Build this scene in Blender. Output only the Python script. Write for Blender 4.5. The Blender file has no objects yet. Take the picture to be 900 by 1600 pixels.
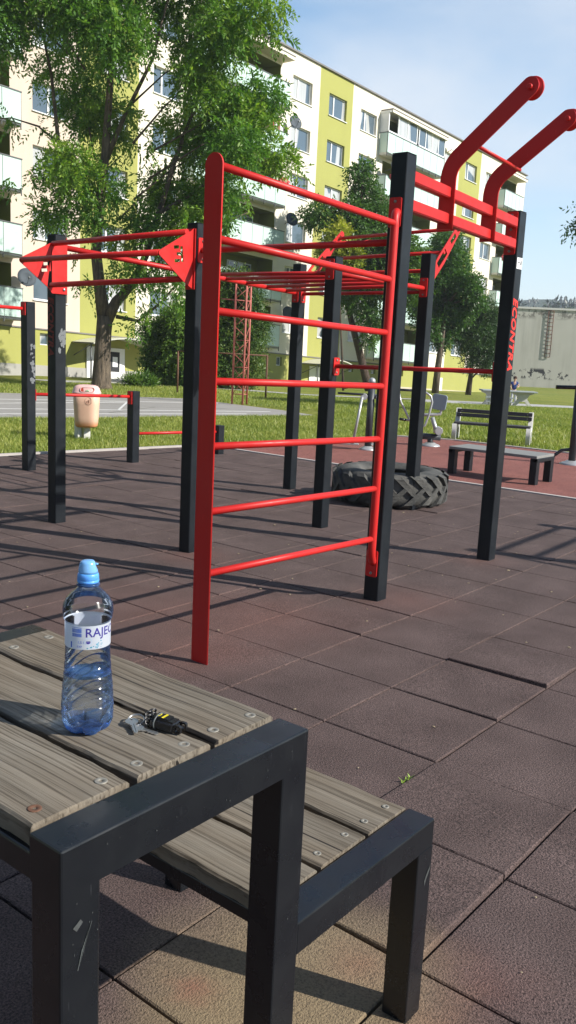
import bpy, bmesh, math, random
import numpy as np
from mathutils import Vector, Matrix
R = math.radians
random.seed(7)
rng = np.random.default_rng(11)
sc = bpy.context.scene
COL = sc.collection

# ------------------------------------------------------------------ helpers
def tag(o, label=None, cat=None, group=None, kind=None):
    if label: o['label'] = label
    if cat: o['category'] = cat
    if group: o['group'] = group
    if kind: o['kind'] = kind
    return o

def thing(name, loc, label, cat, group=None):
    o = bpy.data.objects.new(name, None)
    o.empty_display_size = 0.2
    o.location = loc
    COL.objects.link(o)
    return tag(o, label, cat, group)

def root_loc(p):
    while p.parent is not None:
        p = p.parent
    return Vector(p.location)

def finish(name, bm, mat, parent=None, loc=None, smooth=False):
    """link a bmesh (in world coordinates) as one mesh object"""
    me = bpy.data.meshes.new(name)
    off = root_loc(parent) if parent is not None else (Vector(loc) if loc is not None else Vector((0, 0, 0)))
    if off.length:
        bmesh.ops.translate(bm, verts=bm.verts, vec=-off)
    bm.to_mesh(me)
    bm.free()
    return link(name, me, mat, parent, off, smooth)

def link(name, me, mat, parent=None, off=(0, 0, 0), smooth=False):
    mats = mat if isinstance(mat, (list, tuple)) else [mat]
    for m in mats:
        me.materials.append(m)
    if smooth:
        for p in me.polygons:
            p.use_smooth = True
    o = bpy.data.objects.new(name, me)
    COL.objects.link(o)
    if parent is not None:
        o.parent = parent
    else:
        o.location = off
    return o

def box(bm, x0, x1, y0, y1, z0, z1, bev=0.0, mat=0, seg=1):
    t = bmesh.new()
    bmesh.ops.create_cube(t, size=1.0)
    for v in t.verts:
        v.co = Vector((x0 + (v.co.x + .5) * (x1 - x0), y0 + (v.co.y + .5) * (y1 - y0), z0 + (v.co.z + .5) * (z1 - z0)))
    if bev > 0:
        bmesh.ops.bevel(t, geom=t.edges[:], offset=bev, segments=seg, affect='EDGES', profile=.5)
    merge(bm, t, mat)

def merge(bm, t, mat=0, M=None):
    if M is not None:
        bmesh.ops.transform(t, matrix=M, verts=t.verts)
    vm = {}
    for v in t.verts:
        vm[v] = bm.verts.new(v.co)
    for f in t.faces:
        try:
            nf = bm.faces.new([vm[v] for v in f.verts])
            nf.material_index = mat
            nf.smooth = f.smooth
        except ValueError:
            pass
    t.free()

def frame_from(d):
    d = d.normalized()
    a = Vector((0, 0, 1)) if abs(d.z) < .9 else Vector((1, 0, 0))
    u = d.cross(a).normalized()
    return u, d.cross(u).normalized()

def tube(bm, pts, r, seg=12, mat=0, cap=True, smooth=True):
    pts = [Vector(p) for p in pts]
    n = len(pts)
    rs = r if isinstance(r, (list, tuple)) else [r] * n
    rings = []
    u = None
    for i, p in enumerate(pts):
        d = (pts[min(i + 1, n - 1)] - pts[max(i - 1, 0)])
        if d.length < 1e-9:
            d = Vector((0, 0, 1))
        d.normalize()
        if u is None:
            u, w = frame_from(d)
        else:
            u = (u - d * u.dot(d)).normalized()
            w = d.cross(u).normalized()
        rings.append([bm.verts.new(p + (u * math.cos(2 * math.pi * k / seg) + w * math.sin(2 * math.pi * k / seg)) * rs[i]) for k in range(seg)])
    for i in range(n - 1):
        for k in range(seg):
            f = bm.faces.new((rings[i][k], rings[i][(k + 1) % seg], rings[i + 1][(k + 1) % seg], rings[i + 1][k]))
            f.smooth = smooth
            f.material_index = mat
    if cap:
        f = bm.faces.new(rings[0][::-1]); f.material_index = mat
        f = bm.faces.new(rings[-1]); f.material_index = mat

def lathe(bm, c, prof, seg=32, mat=0, axis=(0, 0, 1), smooth=True, rfun=None, closed=False):
    """prof: list of (r,h) along axis"""
    c = Vector(c); a = Vector(axis).normalized(); u, w = frame_from(a)
    if abs(a.z) > .99:
        u, w = Vector((1, 0, 0)), Vector((0, 1, 0))
    rings = []
    for (r, h) in prof:
        ring = []
        for k in range(seg):
            t = 2 * math.pi * k / seg
            rr = r if rfun is None else rfun(r, h, t)
            ring.append(bm.verts.new(c + a * h + (u * math.cos(t) + w * math.sin(t)) * max(rr, 1e-5)))
        rings.append(ring)
    for i in range(len(rings) - 1):
        for k in range(seg):
            f = bm.faces.new((rings[i][k], rings[i][(k + 1) % seg], rings[i + 1][(k + 1) % seg], rings[i + 1][k]))
            f.smooth = smooth; f.material_index = mat
    if not closed:
        if prof[0][0] > 1e-4:
            f = bm.faces.new(rings[0][::-1]); f.material_index = mat
        if prof[-1][0] > 1e-4:
            f = bm.faces.new(rings[-1]); f.material_index = mat

def quad(bm, a, b, c, d, mat=0):
    f = bm.faces.new([bm.verts.new(Vector(p)) for p in (a, b, c, d)])
    f.material_index = mat
    return f

def curve_mesh(outer_and_holes, depth, M, bev=0.0):
    """2D outlines (first outer, then holes) -> extruded mesh data bmesh, transformed by M"""
    cu = bpy.data.curves.new('outline', 'CURVE')
    cu.dimensions = '2D'; cu.fill_mode = 'BOTH'; cu.extrude = depth / 2; cu.bevel_depth = bev
    for pts in outer_and_holes:
        s = cu.splines.new('POLY'); s.points.add(len(pts) - 1)
        for i, p in enumerate(pts):
            s.points[i].co = (p[0], p[1], 0, 1)
        s.use_cyclic_u = True
    o = bpy.data.objects.new('outline', cu)
    me = bpy.data.meshes.new_from_object(o)
    t = bmesh.new(); t.from_mesh(me)
    bmesh.ops.transform(t, matrix=M, verts=t.verts)
    bpy.data.objects.remove(o); bpy.data.curves.remove(cu); bpy.data.meshes.remove(me)
    return t

def text_bm(s, size, depth=0.002, offset=0.0, shear=0.0, spacing=1.0, align='LEFT'):
    cu = bpy.data.curves.new('text', 'FONT')
    cu.body = s; cu.size = size; cu.extrude = depth; cu.offset = offset; cu.shear = shear
    cu.space_character = spacing; cu.align_x = align
    cu.resolution_u = 3
    o = bpy.data.objects.new('text', cu)
    me = bpy.data.meshes.new_from_object(o)
    t = bmesh.new(); t.from_mesh(me)
    bpy.data.objects.remove(o); bpy.data.curves.remove(cu); bpy.data.meshes.remove(me)
    return t

def rrect(w, h, r, n=5, cx=0, cy=0):
    pts = []
    for (sx, sy, a0) in ((1, 1, 0), (-1, 1, 90), (-1, -1, 180), (1, -1, 270)):
        for i in range(n + 1):
            a = R(a0 + 90 * i / n)
            pts.append((cx + sx * (w / 2 - r) + r * math.cos(a), cy + sy * (h / 2 - r) + r * math.sin(a)))
    return pts

# axis matrices: local (x,y,z) -> world
def M_yz(x):      # outline drawn in (Y,Z), thickness along X
    return Matrix(((0, 0, 1, x), (1, 0, 0, 0), (0, 1, 0, 0), (0, 0, 0, 1)))
def M_xz(y):      # outline drawn in (X,Z), thickness along Y
    return Matrix(((1, 0, 0, 0), (0, 0, -1, y), (0, 1, 0, 0), (0, 0, 0, 1)))

# ------------------------------------------------------------------ materials
def nm(name):
    m = bpy.data.materials.new(name); m.use_nodes = True
    nt = m.node_tree
    return m, nt, nt.nodes['Principled BSDF']

def N(nt, t, **kw):
    n = nt.nodes.new(t)
    for k, v in kw.items():
        if k in n.inputs.keys():
            n.inputs[k].default_value = v
        else:
            setattr(n, k, v)
    return n

def ramp(nt, src, stops):
    r = nt.nodes.new('ShaderNodeValToRGB')
    e = r.color_ramp.elements
    while len(e) < len(stops):
        e.new(.5)
    for i, (p, c) in enumerate(stops):
        e[i].position = p
        e[i].color = (c[0], c[1], c[2], 1) if isinstance(c, (tuple, list)) else (c, c, c, 1)
    nt.links.new(src, r.inputs[0])
    return r.outputs[0]

def mix(nt, f, a, b, blend='MIX'):
    n = nt.nodes.new('ShaderNodeMix'); n.data_type = 'RGBA'; n.blend_type = blend
    for s, v in ((n.inputs[0], f), (n.inputs[6], a), (n.inputs[7], b)):
        if hasattr(v, 'is_linked') or isinstance(v, bpy.types.NodeSocket):
            nt.links.new(v, s)
        elif isinstance(v, (int, float)):
            s.default_value = v
        else:
            s.default_value = (v[0], v[1], v[2], 1)
    return n.outputs[2]

def obj_coord(nt, scale=(1, 1, 1)):
    tc = nt.nodes.new('ShaderNodeTexCoord'); mp = nt.nodes.new('ShaderNodeMapping')
    mp.inputs['Scale'].default_value = scale
    nt.links.new(tc.outputs['Object'], mp.inputs[0])
    return mp.outputs[0]

def world_coord(nt, scale=(1, 1, 1)):
    g = nt.nodes.new('ShaderNodeNewGeometry'); mp = nt.nodes.new('ShaderNodeMapping')
    mp.inputs['Scale'].default_value = scale
    nt.links.new(g.outputs['Position'], mp.inputs[0])
    return mp.outputs[0]

def noise(nt, vec, scale, detail=4, rough=.55, dist=0.0):
    n = nt.nodes.new('ShaderNodeTexNoise')
    n.inputs['Scale'].default_value = scale; n.inputs['Detail'].default_value = detail
    n.inputs['Roughness'].default_value = rough; n.inputs['Distortion'].default_value = dist
    if vec is not None:
        nt.links.new(vec, n.inputs['Vector'])
    return n.outputs[0]

def bump(nt, b, h, strength=.3, dist=.01):
    n = nt.nodes.new('ShaderNodeBump'); n.inputs['Strength'].default_value = strength; n.inputs['Distance'].default_value = dist
    nt.links.new(h, n.inputs['Height']); nt.links.new(n.outputs[0], b.inputs['Normal'])

def simple(name, col, rough=.6, var=.15, nscale=8, metallic=0.0, bmp=.0, bscale=60, spec=.5, coat=0.0):
    m, nt, b = nm(name)
    v = world_coord(nt)
    n = noise(nt, v, nscale)
    c = mix(nt, n, [x * (1 - var) for x in col], [min(1, x * (1 + var)) for x in col])
    nt.links.new(c, b.inputs['Base Color'])
    b.inputs['Roughness'].default_value = rough
    b.inputs['Metallic'].default_value = metallic
    b.inputs['Specular IOR Level'].default_value = spec
    b.inputs['Coat Weight'].default_value = coat
    if bmp > 0:
        bump(nt, b, noise(nt, v, bscale, 3), bmp, .004)
    return m

def painted(name, col, rough, wear=(.3, .3, .3), wear_amt=.62, dust=(.12, .12, .12), dustamt=.25, spec=.5):
    m, nt, b = nm(name)
    v = world_coord(nt)
    big = noise(nt, v, 5, 5, .6)
    fine = noise(nt, world_coord(nt, (90, 90, 14)), 1, 3, .6)
    c = mix(nt, ramp(nt, big, [(.35, 0), (.75, dustamt)]), col, dust)
    # small chips
    chips = noise(nt, v, 42, 4, .65)
    cm = ramp(nt, chips, [(wear_amt + .08, 0), (wear_amt + .1, 1)])
    c = mix(nt, cm, c, wear)
    # fine scratches
    sc_ = ramp(nt, fine, [(.66, 0), (.72, .35)])
    c = mix(nt, sc_, c, [min(1, x * 1.5 + .03) for x in col])
    nt.links.new(c, b.inputs['Base Color'])
    rr = ramp(nt, noise(nt, v, 14, 4), [(.3, rough - .08), (.7, rough + .12)])
    nt.links.new(rr, b.inputs['Roughness'])
    b.inputs['Specular IOR Level'].default_value = spec
    bump(nt, b, noise(nt, v, 160, 2), .05, .001)
    return m

M = {}
M['black'] = painted('black_powder_coat', (.005, .007, .010), .42, wear=(.14, .15, .15), wear_amt=.67, dust=(.024, .030, .034), dustamt=.4, spec=.3)
M['black_table'] = painted('black_table_paint', (.004, .0055, .008), .28, wear=(.09, .09, .09), wear_amt=.67, dust=(.013, .016, .018), dustamt=.6, spec=.5)
M['red'] = painted('red_paint', (.52, .018, .016), .40, wear=(.36, .10, .08), wear_amt=.66, dust=(.44, .04, .035), dustamt=.3, spec=.28)
M['red_text'] = simple('red_sticker', (.72, .03, .02), .5, .1)
M['steel'] = simple('galvanised_steel', (.45, .46, .47), .35, .2, 20, metallic=.9)
M['screw'] = simple('screw_steel', (.25, .235, .20), .6, .4, 200, metallic=.35)
M['rust'] = simple('rusty_screw', (.12, .055, .03), .8, .4, 300)
M['silver'] = simple('silver_paint', (.42, .43, .43), .35, .15, 6, metallic=.35)
M['machine_grey'] = simple('machine_grey_paint', (.028, .034, .04), .5, .15, 6)
M['white_plastic'] = simple('white_frame', (.75, .76, .76), .4, .05)
M['concrete'] = simple('pale_concrete', (.58, .57, .53), .85, .18, 9, bmp=.4, bscale=70)
M['kerb'] = simple('kerb_concrete', (.42, .38, .35), .9, .2, 6, bmp=.3)
M['white_door'] = simple('white_door_paint', (.78, .78, .76), .5, .05)
M['dark_inside'] = simple('dark_interior', (.02, .022, .025), .7, .2)
M['plinth'] = simple('grey_plinth_plaster', (.34, .33, .3), .9, .15, 2, bmp=.3)
M['plinth_cream'] = simple('cream_plinth_plaster', (.50, .44, .34), .9, .12, 2, bmp=.3)
M['roof_edge'] = simple('roof_flashing', (.16, .15, .14), .6, .2)
M['metal_dark'] = simple('dark_grey_metal', (.09, .1, .1), .5, .2)
M['dish'] = simple('satellite_dish_grey', (.055, .07, .085), .75, .12, 3)
M['dish_pale'] = simple('satellite_dish_pale', (.6, .6, .57), .5, .08, 3)

def plaster(name, col, stain=.12):
    m, nt, b = nm(name)
    v = world_coord(nt)
    c = mix(nt, noise(nt, v, 1.3, 5, .65), [x * (1 - stain) for x in col], col)
    streak = noise(nt, world_coord(nt, (2.2, 2.2, .16)), 1, 4, .6)
    c = mix(nt, ramp(nt, streak, [(.5, 0), (.8, .4)]), c, [x * .78 for x in col])
    nt.links.new(c, b.inputs['Base Color'])
    b.inputs['Roughness'].default_value = .92
    bump(nt, b, noise(nt, v, 45, 3), .25, .01)
    return m
M['cream'] = plaster('cream_plaster', (.76, .70, .58), .1)
M['pinkish'] = plaster('pinkish_cream_plaster', (.62, .52, .43), .1)
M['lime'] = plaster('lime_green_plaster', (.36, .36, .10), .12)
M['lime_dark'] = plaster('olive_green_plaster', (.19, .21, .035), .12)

def m_glass(name, dark=(.08, .115, .145), curtain=(.55, .56, .55)):
    m, nt, b = nm(name)
    v = world_coord(nt, (1, 1, .25))
    w = noise(nt, v, 1.1, 1, .3)
    folds = noise(nt, world_coord(nt, (9, 9, .3)), 1, 2, .5)
    cur = mix(nt, folds, [x * .6 for x in curtain], curtain)
    c = mix(nt, ramp(nt, w, [(.50, 0), (.515, 1)]), dark, cur)
    nt.links.new(c, b.inputs['Base Color'])
    b.inputs['Roughness'].default_value = .06
    b.inputs['Specular IOR Level'].default_value = .9
    b.inputs['Coat Weight'].default_value = .6
    b.inputs['Coat Roughness'].default_value = .02
    return m
M['glass'] = m_glass('window_glass')

def m_balcony_glass():
    m, nt, b = nm('pale_green_balcony_glass')
    c = mix(nt, noise(nt, world_coord(nt), .7, 2), (.42, .56, .50), (.58, .72, .66))
    nt.links.new(c, b.inputs['Base Color'])
    b.inputs['Roughness'].default_value = .25
    b.inputs['Specular IOR Level'].default_value = .6
    return m
M['bglass'] = m_balcony_glass()

def m_rubber(name, c1, c2, worn=True):
    m, nt, b = nm(name)
    v = world_coord(nt)
    gran = noise(nt, v, 170, 2, .8)
    mid = noise(nt, v, 3.0, 5, .6)
    g = nt.nodes.new('ShaderNodeTexVoronoi'); g.inputs['Scale'].default_value = 260
    nt.links.new(v, g.inputs['Vector'])
    c = mix(nt, ramp(nt, mid, [(.3, 0), (.7, 1)]), c1, c2)
    c = mix(nt, ramp(nt, gran, [(.3, 0), (.7, 1)]), mix(nt, 1.0, c, (.12, .12, .12), 'MULTIPLY'), mix(nt, 1.0, c, (2.3, 2.2, 2.2), 'MULTIPLY'))
    if worn:
        sep = nt.nodes.new('ShaderNodeSeparateXYZ'); gg = nt.nodes.new('ShaderNodeNewGeometry')
        nt.links.new(gg.outputs['Position'], sep.inputs[0])
        wob = noise(nt, v, 5, 4, .6)
        def spot(cx, cy, r, soft, amp=.22):
            d = nt.nodes.new('ShaderNodeVectorMath'); d.operation = 'DISTANCE'
            cb = nt.nodes.new('ShaderNodeCombineXYZ'); nt.links.new(sep.outputs[0], cb.inputs[0]); nt.links.new(sep.outputs[1], cb.inputs[1])
            nt.links.new(cb.outputs[0], d.inputs[0]); d.inputs[1].default_value = (cx, cy, 0)
            a = nt.nodes.new('ShaderNodeMath'); a.operation = 'MULTIPLY_ADD'; nt.links.new(wob, a.inputs[0]); a.inputs[1].default_value = amp
            nt.links.new(d.outputs['Value'], a.inputs[2])
            mr = nt.nodes.new('ShaderNodeMapRange'); mr.interpolation_type = 'SMOOTHSTEP'
            mr.inputs['From Min'].default_value = r + amp * .5 + soft; mr.inputs['From Max'].default_value = r + amp * .5 - soft
            nt.links.new(a.outputs[0], mr.inputs['Value'])
            return mr.outputs[0]
        grain = ramp(nt, gran, [(.3, .35), (.6, 1)])
        def masked(s, k):
            q = nt.nodes.new('ShaderNodeMath'); q.operation = 'MULTIPLY'; nt.links.new(s, q.inputs[0]); nt.links.new(grain, q.inputs[1])
            q2 = nt.nodes.new('ShaderNodeMath'); q2.operation = 'MULTIPLY'; nt.links.new(q.outputs[0], q2.inputs[0]); q2.inputs[1].default_value = k
            return q2.outputs[0]
        for (cx, cy, r, s_) in ((1.45, 1.05, .34, .16), (1.15, .9, .3, .2)):
            c = mix(nt, masked(spot(cx, cy, r, s_), .85), c, (.25, .19, .11))
        for (cx, cy, r, s_, k) in ((1.30, 1.24, .02, .06, .8), (1.75, 1.38, .03, .09, .7), (1.62, 1.0, .03, .1, .5), (1.75, .75, .05, .2, .4), (1.55, .72, .05, .15, .5),
                                   (2.9, 2.75, .18, .35, .3), (3.6, 2.9, .3, .5, .28), (4.45, 2.6, .2, .35, .28), (4.3, 4.2, .15, .3, .35), (5.8, 2.8, .1, .3, .3), (3.2, 3.4, .5, .6, .2)):
            c = mix(nt, masked(spot(cx, cy, r, s_), k), c, (.24, .085, .06))
    # scattered pale grit
    grit = noise(nt, v, 24, 2, .9)
    c = mix(nt, ramp(nt, grit, [(.80, 0), (.83, .5)]), c, (.35, .32, .27))
    nt.links.new(c, b.inputs['Base Color'])
    b.inputs['Roughness'].default_value = .88
    b.inputs['Specular IOR Level'].default_value = .35
    bump(nt, b, gran, .9, .006)
    return m
M['rubber'] = m_rubber('brown_rubber_tile', (.054, .037, .033), (.088, .063, .057))
M['rubber_red'] = m_rubber('red_brown_rubber', (.15, .056, .046), (.20, .078, .062), worn=False)

def m_asphalt():
    m, nt, b = nm('court_asphalt')
    v = world_coord(nt)
    c = mix(nt, noise(nt, v, .8, 5, .7), (.20, .19, .18), (.30, .285, .265))
    c = mix(nt, ramp(nt, noise(nt, v, 60, 3, .7), [(.3, 0), (.7, .5)]), c, (.36, .34, .31))
    # cracks
    vo = nt.nodes.new('ShaderNodeTexVoronoi'); vo.feature = 'DISTANCE_TO_EDGE'; vo.inputs['Scale'].default_value = .35
    nt.links.new(v, vo.inputs['Vector'])
    c = mix(nt, ramp(nt, vo.outputs['Distance'], [(0, .8), (.012, 0)]), c, (.08, .08, .06))
    nt.links.new(c, b.inputs['Base Color']); b.inputs['Roughness'].default_value = .95
    return m
M['asphalt'] = m_asphalt()
M['path'] = simple('path_concrete', (.38, .37, .36), .9, .15, 3)
M['line'] = simple('court_line_paint', (.6, .6, .58), .8, .2, 6)

def m_lawn():
    m, nt, b = nm('lawn_ground')
    v = world_coord(nt)
    n1 = noise(nt, v, .35, 5, .6); n2 = noise(nt, v, 7, 5, .75); n3 = noise(nt, v, 45, 3, .8)
    c = mix(nt, ramp(nt, n1, [(.35, 0), (.65, 1)]), (.15, .21, .03), (.25, .26, .05))
    c = mix(nt, ramp(nt, n2, [(.4, 0), (.7, .7)]), c, (.34, .33, .09))
    c = mix(nt, ramp(nt, n3, [(.35, .55), (.6, 0)]), c, (.035, .06, .012))
    nt.links.new(c, b.inputs['Base Color']); b.inputs['Roughness'].default_value = .95
    b.inputs['Specular IOR Level'].default_value = .1
    bump(nt, b, n3, 1, .03)
    return m
M['lawn'] = m_lawn()

def m_leaf(name, dark, light, yellow, trans=.35, ya=.5):
    m, nt, b = nm(name)
    at = nt.nodes.new('ShaderNodeAttribute'); at.attribute_name = 'tint'
    c = ramp(nt, at.outputs['Fac'], [(0, dark), (.55, light), (1.0, yellow)])
    nt.links.new(c, b.inputs['Base Color'])
    b.inputs['Roughness'].default_value = .45
    b.inputs['Specular IOR Level'].default_value = .35
    tr = nt.nodes.new('ShaderNodeBsdfTranslucent')
    cc = mix(nt, 1.0, c, (1.3, 1.5, .6), 'MULTIPLY')
    nt.links.new(cc, tr.inputs[0])
    mx = nt.nodes.new('ShaderNodeMixShader'); mx.inputs[0].default_value = trans
    nt.links.new(b.outputs[0], mx.inputs[1]); nt.links.new(tr.outputs[0], mx.inputs[2])
    out = nt.nodes['Material Output']; nt.links.new(mx.outputs[0], out.inputs[0])
    return m
M['leaf_ash'] = m_leaf('ash_leaves', (.032, .095, .018), (.10, .215, .030), (.24, .34, .045))
M['leaf_dark'] = m_leaf('dark_leaves', (.035, .085, .022), (.075, .155, .032), (.15, .23, .04))
M['leaf_yellow'] = m_leaf('yellow_leaves', (.12, .16, .02), (.28, .30, .04), (.42, .40, .06))
M['leaf_thuja'] = m_leaf('thuja_leaves', (.028, .07, .016), (.07, .13, .025), (.17, .22, .04), .2)
M['grass'] = m_leaf('grass_blades', (.13, .19, .03), (.25, .29, .055), (.46, .44, .14), .3)
M['spruce'] = m_leaf('spruce_needles', (.012, .028, .018), (.022, .045, .024), (.035, .06, .03), .1)

def m_bark(name, a, bb):
    m, nt, b = nm(name)
    n = noise(nt, world_coord(nt, (9, 9, 1.6)), 1.6, 6, .7)
    c = mix(nt, ramp(nt, n, [(.35, 0), (.65, 1)]), a, bb)
    nt.links.new(c, b.inputs['Base Color']); b.inputs['Roughness'].default_value = .95
    bump(nt, b, n, 1, .05)
    return m
M['bark'] = m_bark('tree_bark', (.045, .035, .025), (.17, .13, .09))
M['bark_dark'] = m_bark('dark_bark', (.03, .022, .016), (.09, .06, .04))

def m_wood():
    m, nt, b = nm('weathered_wood')
    tc = nt.nodes.new('ShaderNodeTexCoord')
    oi = nt.nodes.new('ShaderNodeObjectInfo')
    ad = nt.nodes.new('ShaderNodeVectorMath'); ad.operation = 'ADD'
    sc3 = nt.nodes.new('ShaderNodeVectorMath'); sc3.operation = 'SCALE'; sc3.inputs['Scale'].default_value = 13.0
    cb = nt.nodes.new('ShaderNodeCombineXYZ')
    for i in range(3): nt.links.new(oi.outputs['Random'], cb.inputs[i])
    nt.links.new(cb.outputs[0], sc3.inputs[0]); nt.links.new(tc.outputs['Object'], ad.inputs[0]); nt.links.new(sc3.outputs[0], ad.inputs[1])
    def mp(s):
        q = nt.nodes.new('ShaderNodeMapping'); q.inputs['Scale'].default_value = s; nt.links.new(ad.outputs[0], q.inputs[0]); return q.outputs[0]
    grain = noise(nt, mp((210, 2.2, 80)), 1, 4, .6, .12)
    broad = noise(nt, mp((44, .8, 25)), 1, 4, .6, .3)
    blot = noise(nt, mp((7, 2.5, 7)), 1, 4, .6)
    c = mix(nt, ramp(nt, broad, [(.3, 0), (.7, 1)]), (.095, .073, .05), (.20, .165, .122))
    c = mix(nt, ramp(nt, blot, [(.4, 0), (.75, .55)]), c, (.24, .225, .19))
    c = mix(nt, ramp(nt, grain, [(.37, .8), (.49, 0)]), c, (.055, .043, .03))
    c = mix(nt, ramp(nt, grain, [(.58, 0), (.75, .45)]), c, (.31, .275, .22))
    cr = noise(nt, mp((90, .8, 40)), 1, 2, .5, .2)
    c = mix(nt, ramp(nt, cr, [(.30, 1), (.33, 0)]), c, (.015, .012, .01))
    nt.links.new(c, b.inputs['Base Color']); b.inputs['Roughness'].default_value = .85
    b.inputs['Specular IOR Level'].default_value = .3
    bump(nt, b, grain, .8, .003)
    return m
M['wood'] = m_wood()

# ------------------------------------------------------------------ camera, sun, sky
CAM_H = 1.45
yaw, pitch, roll = 0.6690857, 0.1839923, 0.0482293
Fv = Vector((math.cos(yaw) * math.cos(pitch), math.sin(yaw) * math.cos(pitch), -math.sin(pitch)))
R0 = Vector((math.sin(yaw), -math.cos(yaw), 0)); U0 = R0.cross(Fv)
Rv = R0 * math.cos(roll) + U0 * math.sin(roll); Uv = U0 * math.cos(roll) - R0 * math.sin(roll)
cam = bpy.data.cameras.new('camera'); co = bpy.data.objects.new('camera', cam); COL.objects.link(co)
co.matrix_world = Matrix(((Rv.x, Uv.x, -Fv.x, 0), (Rv.y, Uv.y, -Fv.y, 0), (Rv.z, Uv.z, -Fv.z, CAM_H), (0, 0, 0, 1)))
cam.sensor_fit = 'VERTICAL'; cam.sensor_height = 36; cam.lens = 36 * 1378.456 / 1600
cam.clip_start = .05; cam.clip_end = 6000
sc.camera = co

SUN_EL = R(33.5); hx, hy = .327, -.945
sv = Vector((hx * math.cos(SUN_EL), hy * math.cos(SUN_EL), math.sin(SUN_EL))).normalized()
sl = bpy.data.lights.new('sun', 'SUN'); sl.energy = 5.0; sl.angle = R(.55); sl.color = (1.0, .955, .88)
so = bpy.data.objects.new('sun', sl); COL.objects.link(so); so.location = (0, 0, 30)
so.rotation_euler = sv.to_track_quat('Z', 'Y').to_euler()

w = bpy.data.worlds.new('World'); sc.world = w; w.use_nodes = True
nt = w.node_tree; bg = nt.nodes['Background']
sky = nt.nodes.new('ShaderNodeTexSky'); sky.sky_type = 'NISHITA'; sky.sun_disc = False
sky.sun_elevation = SUN_EL; sky.sun_rotation = math.atan2(hx, hy)
sky.air_density = 1.0; sky.dust_density = .6; sky.ozone_density = 1.6; sky.altitude = 600
tc = nt.nodes.new('ShaderNodeTexCoord')
mp = nt.nodes.new('ShaderNodeMapping'); mp.inputs['Scale'].default_value = (1.0, 1.0, 2.6); mp.inputs['Rotation'].default_value = (0, .0, .6)
nt.links.new(tc.outputs['Generated'], mp.inputs[0])
n1 = noise(nt, mp.outputs[0], 1.7, 6, .5, .25)
f1a = ramp(nt, n1, [(.42, 0), (.68, .8)])
sp = nt.nodes.new('ShaderNodeSeparateXYZ'); nt.links.new(tc.outputs['Generated'], sp.inputs[0])
low = ramp(nt, sp.outputs[2], [(0.0, .8), (.2, .15), (.45, 0.0)])
# the cloud bank lies over the block of flats; the unseen sky opposite is kept clear and darkened to cut fill
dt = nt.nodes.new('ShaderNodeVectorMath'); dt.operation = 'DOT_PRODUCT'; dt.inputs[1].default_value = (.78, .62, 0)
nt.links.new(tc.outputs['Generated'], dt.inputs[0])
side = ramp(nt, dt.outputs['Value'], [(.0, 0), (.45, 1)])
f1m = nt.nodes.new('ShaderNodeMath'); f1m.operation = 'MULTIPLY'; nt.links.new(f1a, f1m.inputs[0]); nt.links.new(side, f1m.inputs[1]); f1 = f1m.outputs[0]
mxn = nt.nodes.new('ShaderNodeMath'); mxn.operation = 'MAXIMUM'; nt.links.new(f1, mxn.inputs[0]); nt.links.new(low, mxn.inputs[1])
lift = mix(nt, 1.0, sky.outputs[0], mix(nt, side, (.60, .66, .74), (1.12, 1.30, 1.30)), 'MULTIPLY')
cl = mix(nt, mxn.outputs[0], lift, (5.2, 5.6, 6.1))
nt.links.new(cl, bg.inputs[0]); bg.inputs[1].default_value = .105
sc.view_settings.view_transform = 'Standard'; sc.view_settings.look = 'None'; sc.view_settings.exposure = .62; sc.view_settings.gamma = 1
sc.render.engine = 'CYCLES'
sc.cycles.max_bounces = 10; sc.cycles.transparent_max_bounces = 16; sc.cycles.transmission_bounces = 10

Fh = Vector((math.cos(yaw), math.sin(yaw), 0)); Rh = Vector((math.sin(yaw), -math.cos(yaw), 0))
def loc(b, dx, z, dd=0.0):
    """point dx metres to the viewer's right of b, dd metres further away, z above it"""
    return Vector(b) + Rh * dx + Fh * dd + Vector((0, 0, z))

def tz(x, y=0):
    return -.0253 * min(max(0.0, x - 20), 60)

# ------------------------------------------------------------------ ground
def ground():
    xs = [-110, -60, -20, -5, 5, 9, 12, 16, 20, 25, 30, 40, 50, 60, 70, 80, 110, 160, 300, 500, 790]
    ys = [-390, -200, -60, -20, -5, 5, 10, 20, 30, 45, 70, 120, 300, 690]
    bm = bmesh.new()
    g = [[bm.verts.new((x, y, tz(x) - .035)) for y in ys] for x in xs]
    for i in range(len(xs) - 1):
        for j in range(len(ys) - 1):
            bm.faces.new((g[i][j], g[i + 1][j], g[i + 1][j + 1], g[i][j + 1]))
    tag(finish('lawn_ground', bm, M['lawn']), kind='structure')
ground()

def poly_sheet(name, pts, z, mat, kind='structure', thick=0.0, follow=False):
    bm = bmesh.new()
    vs = [bm.verts.new((p[0], p[1], (tz(p[0]) if follow else 0) + z)) for p in pts]
    f = bm.faces.new(vs)
    f.normal_update()
    if f.normal.z < 0: f.normal_flip()
    if thick:
        ret = bmesh.ops.extrude_face_region(bm, geom=[f])
        vv = [e for e in ret['geom'] if isinstance(e, bmesh.types.BMVert)]
        bmesh.ops.translate(bm, verts=vv, vec=(0, 0, -thick))
        bmesh.ops.recalc_face_normals(bm, faces=bm.faces)
    return tag(finish(name, bm, mat), kind=kind)

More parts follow.
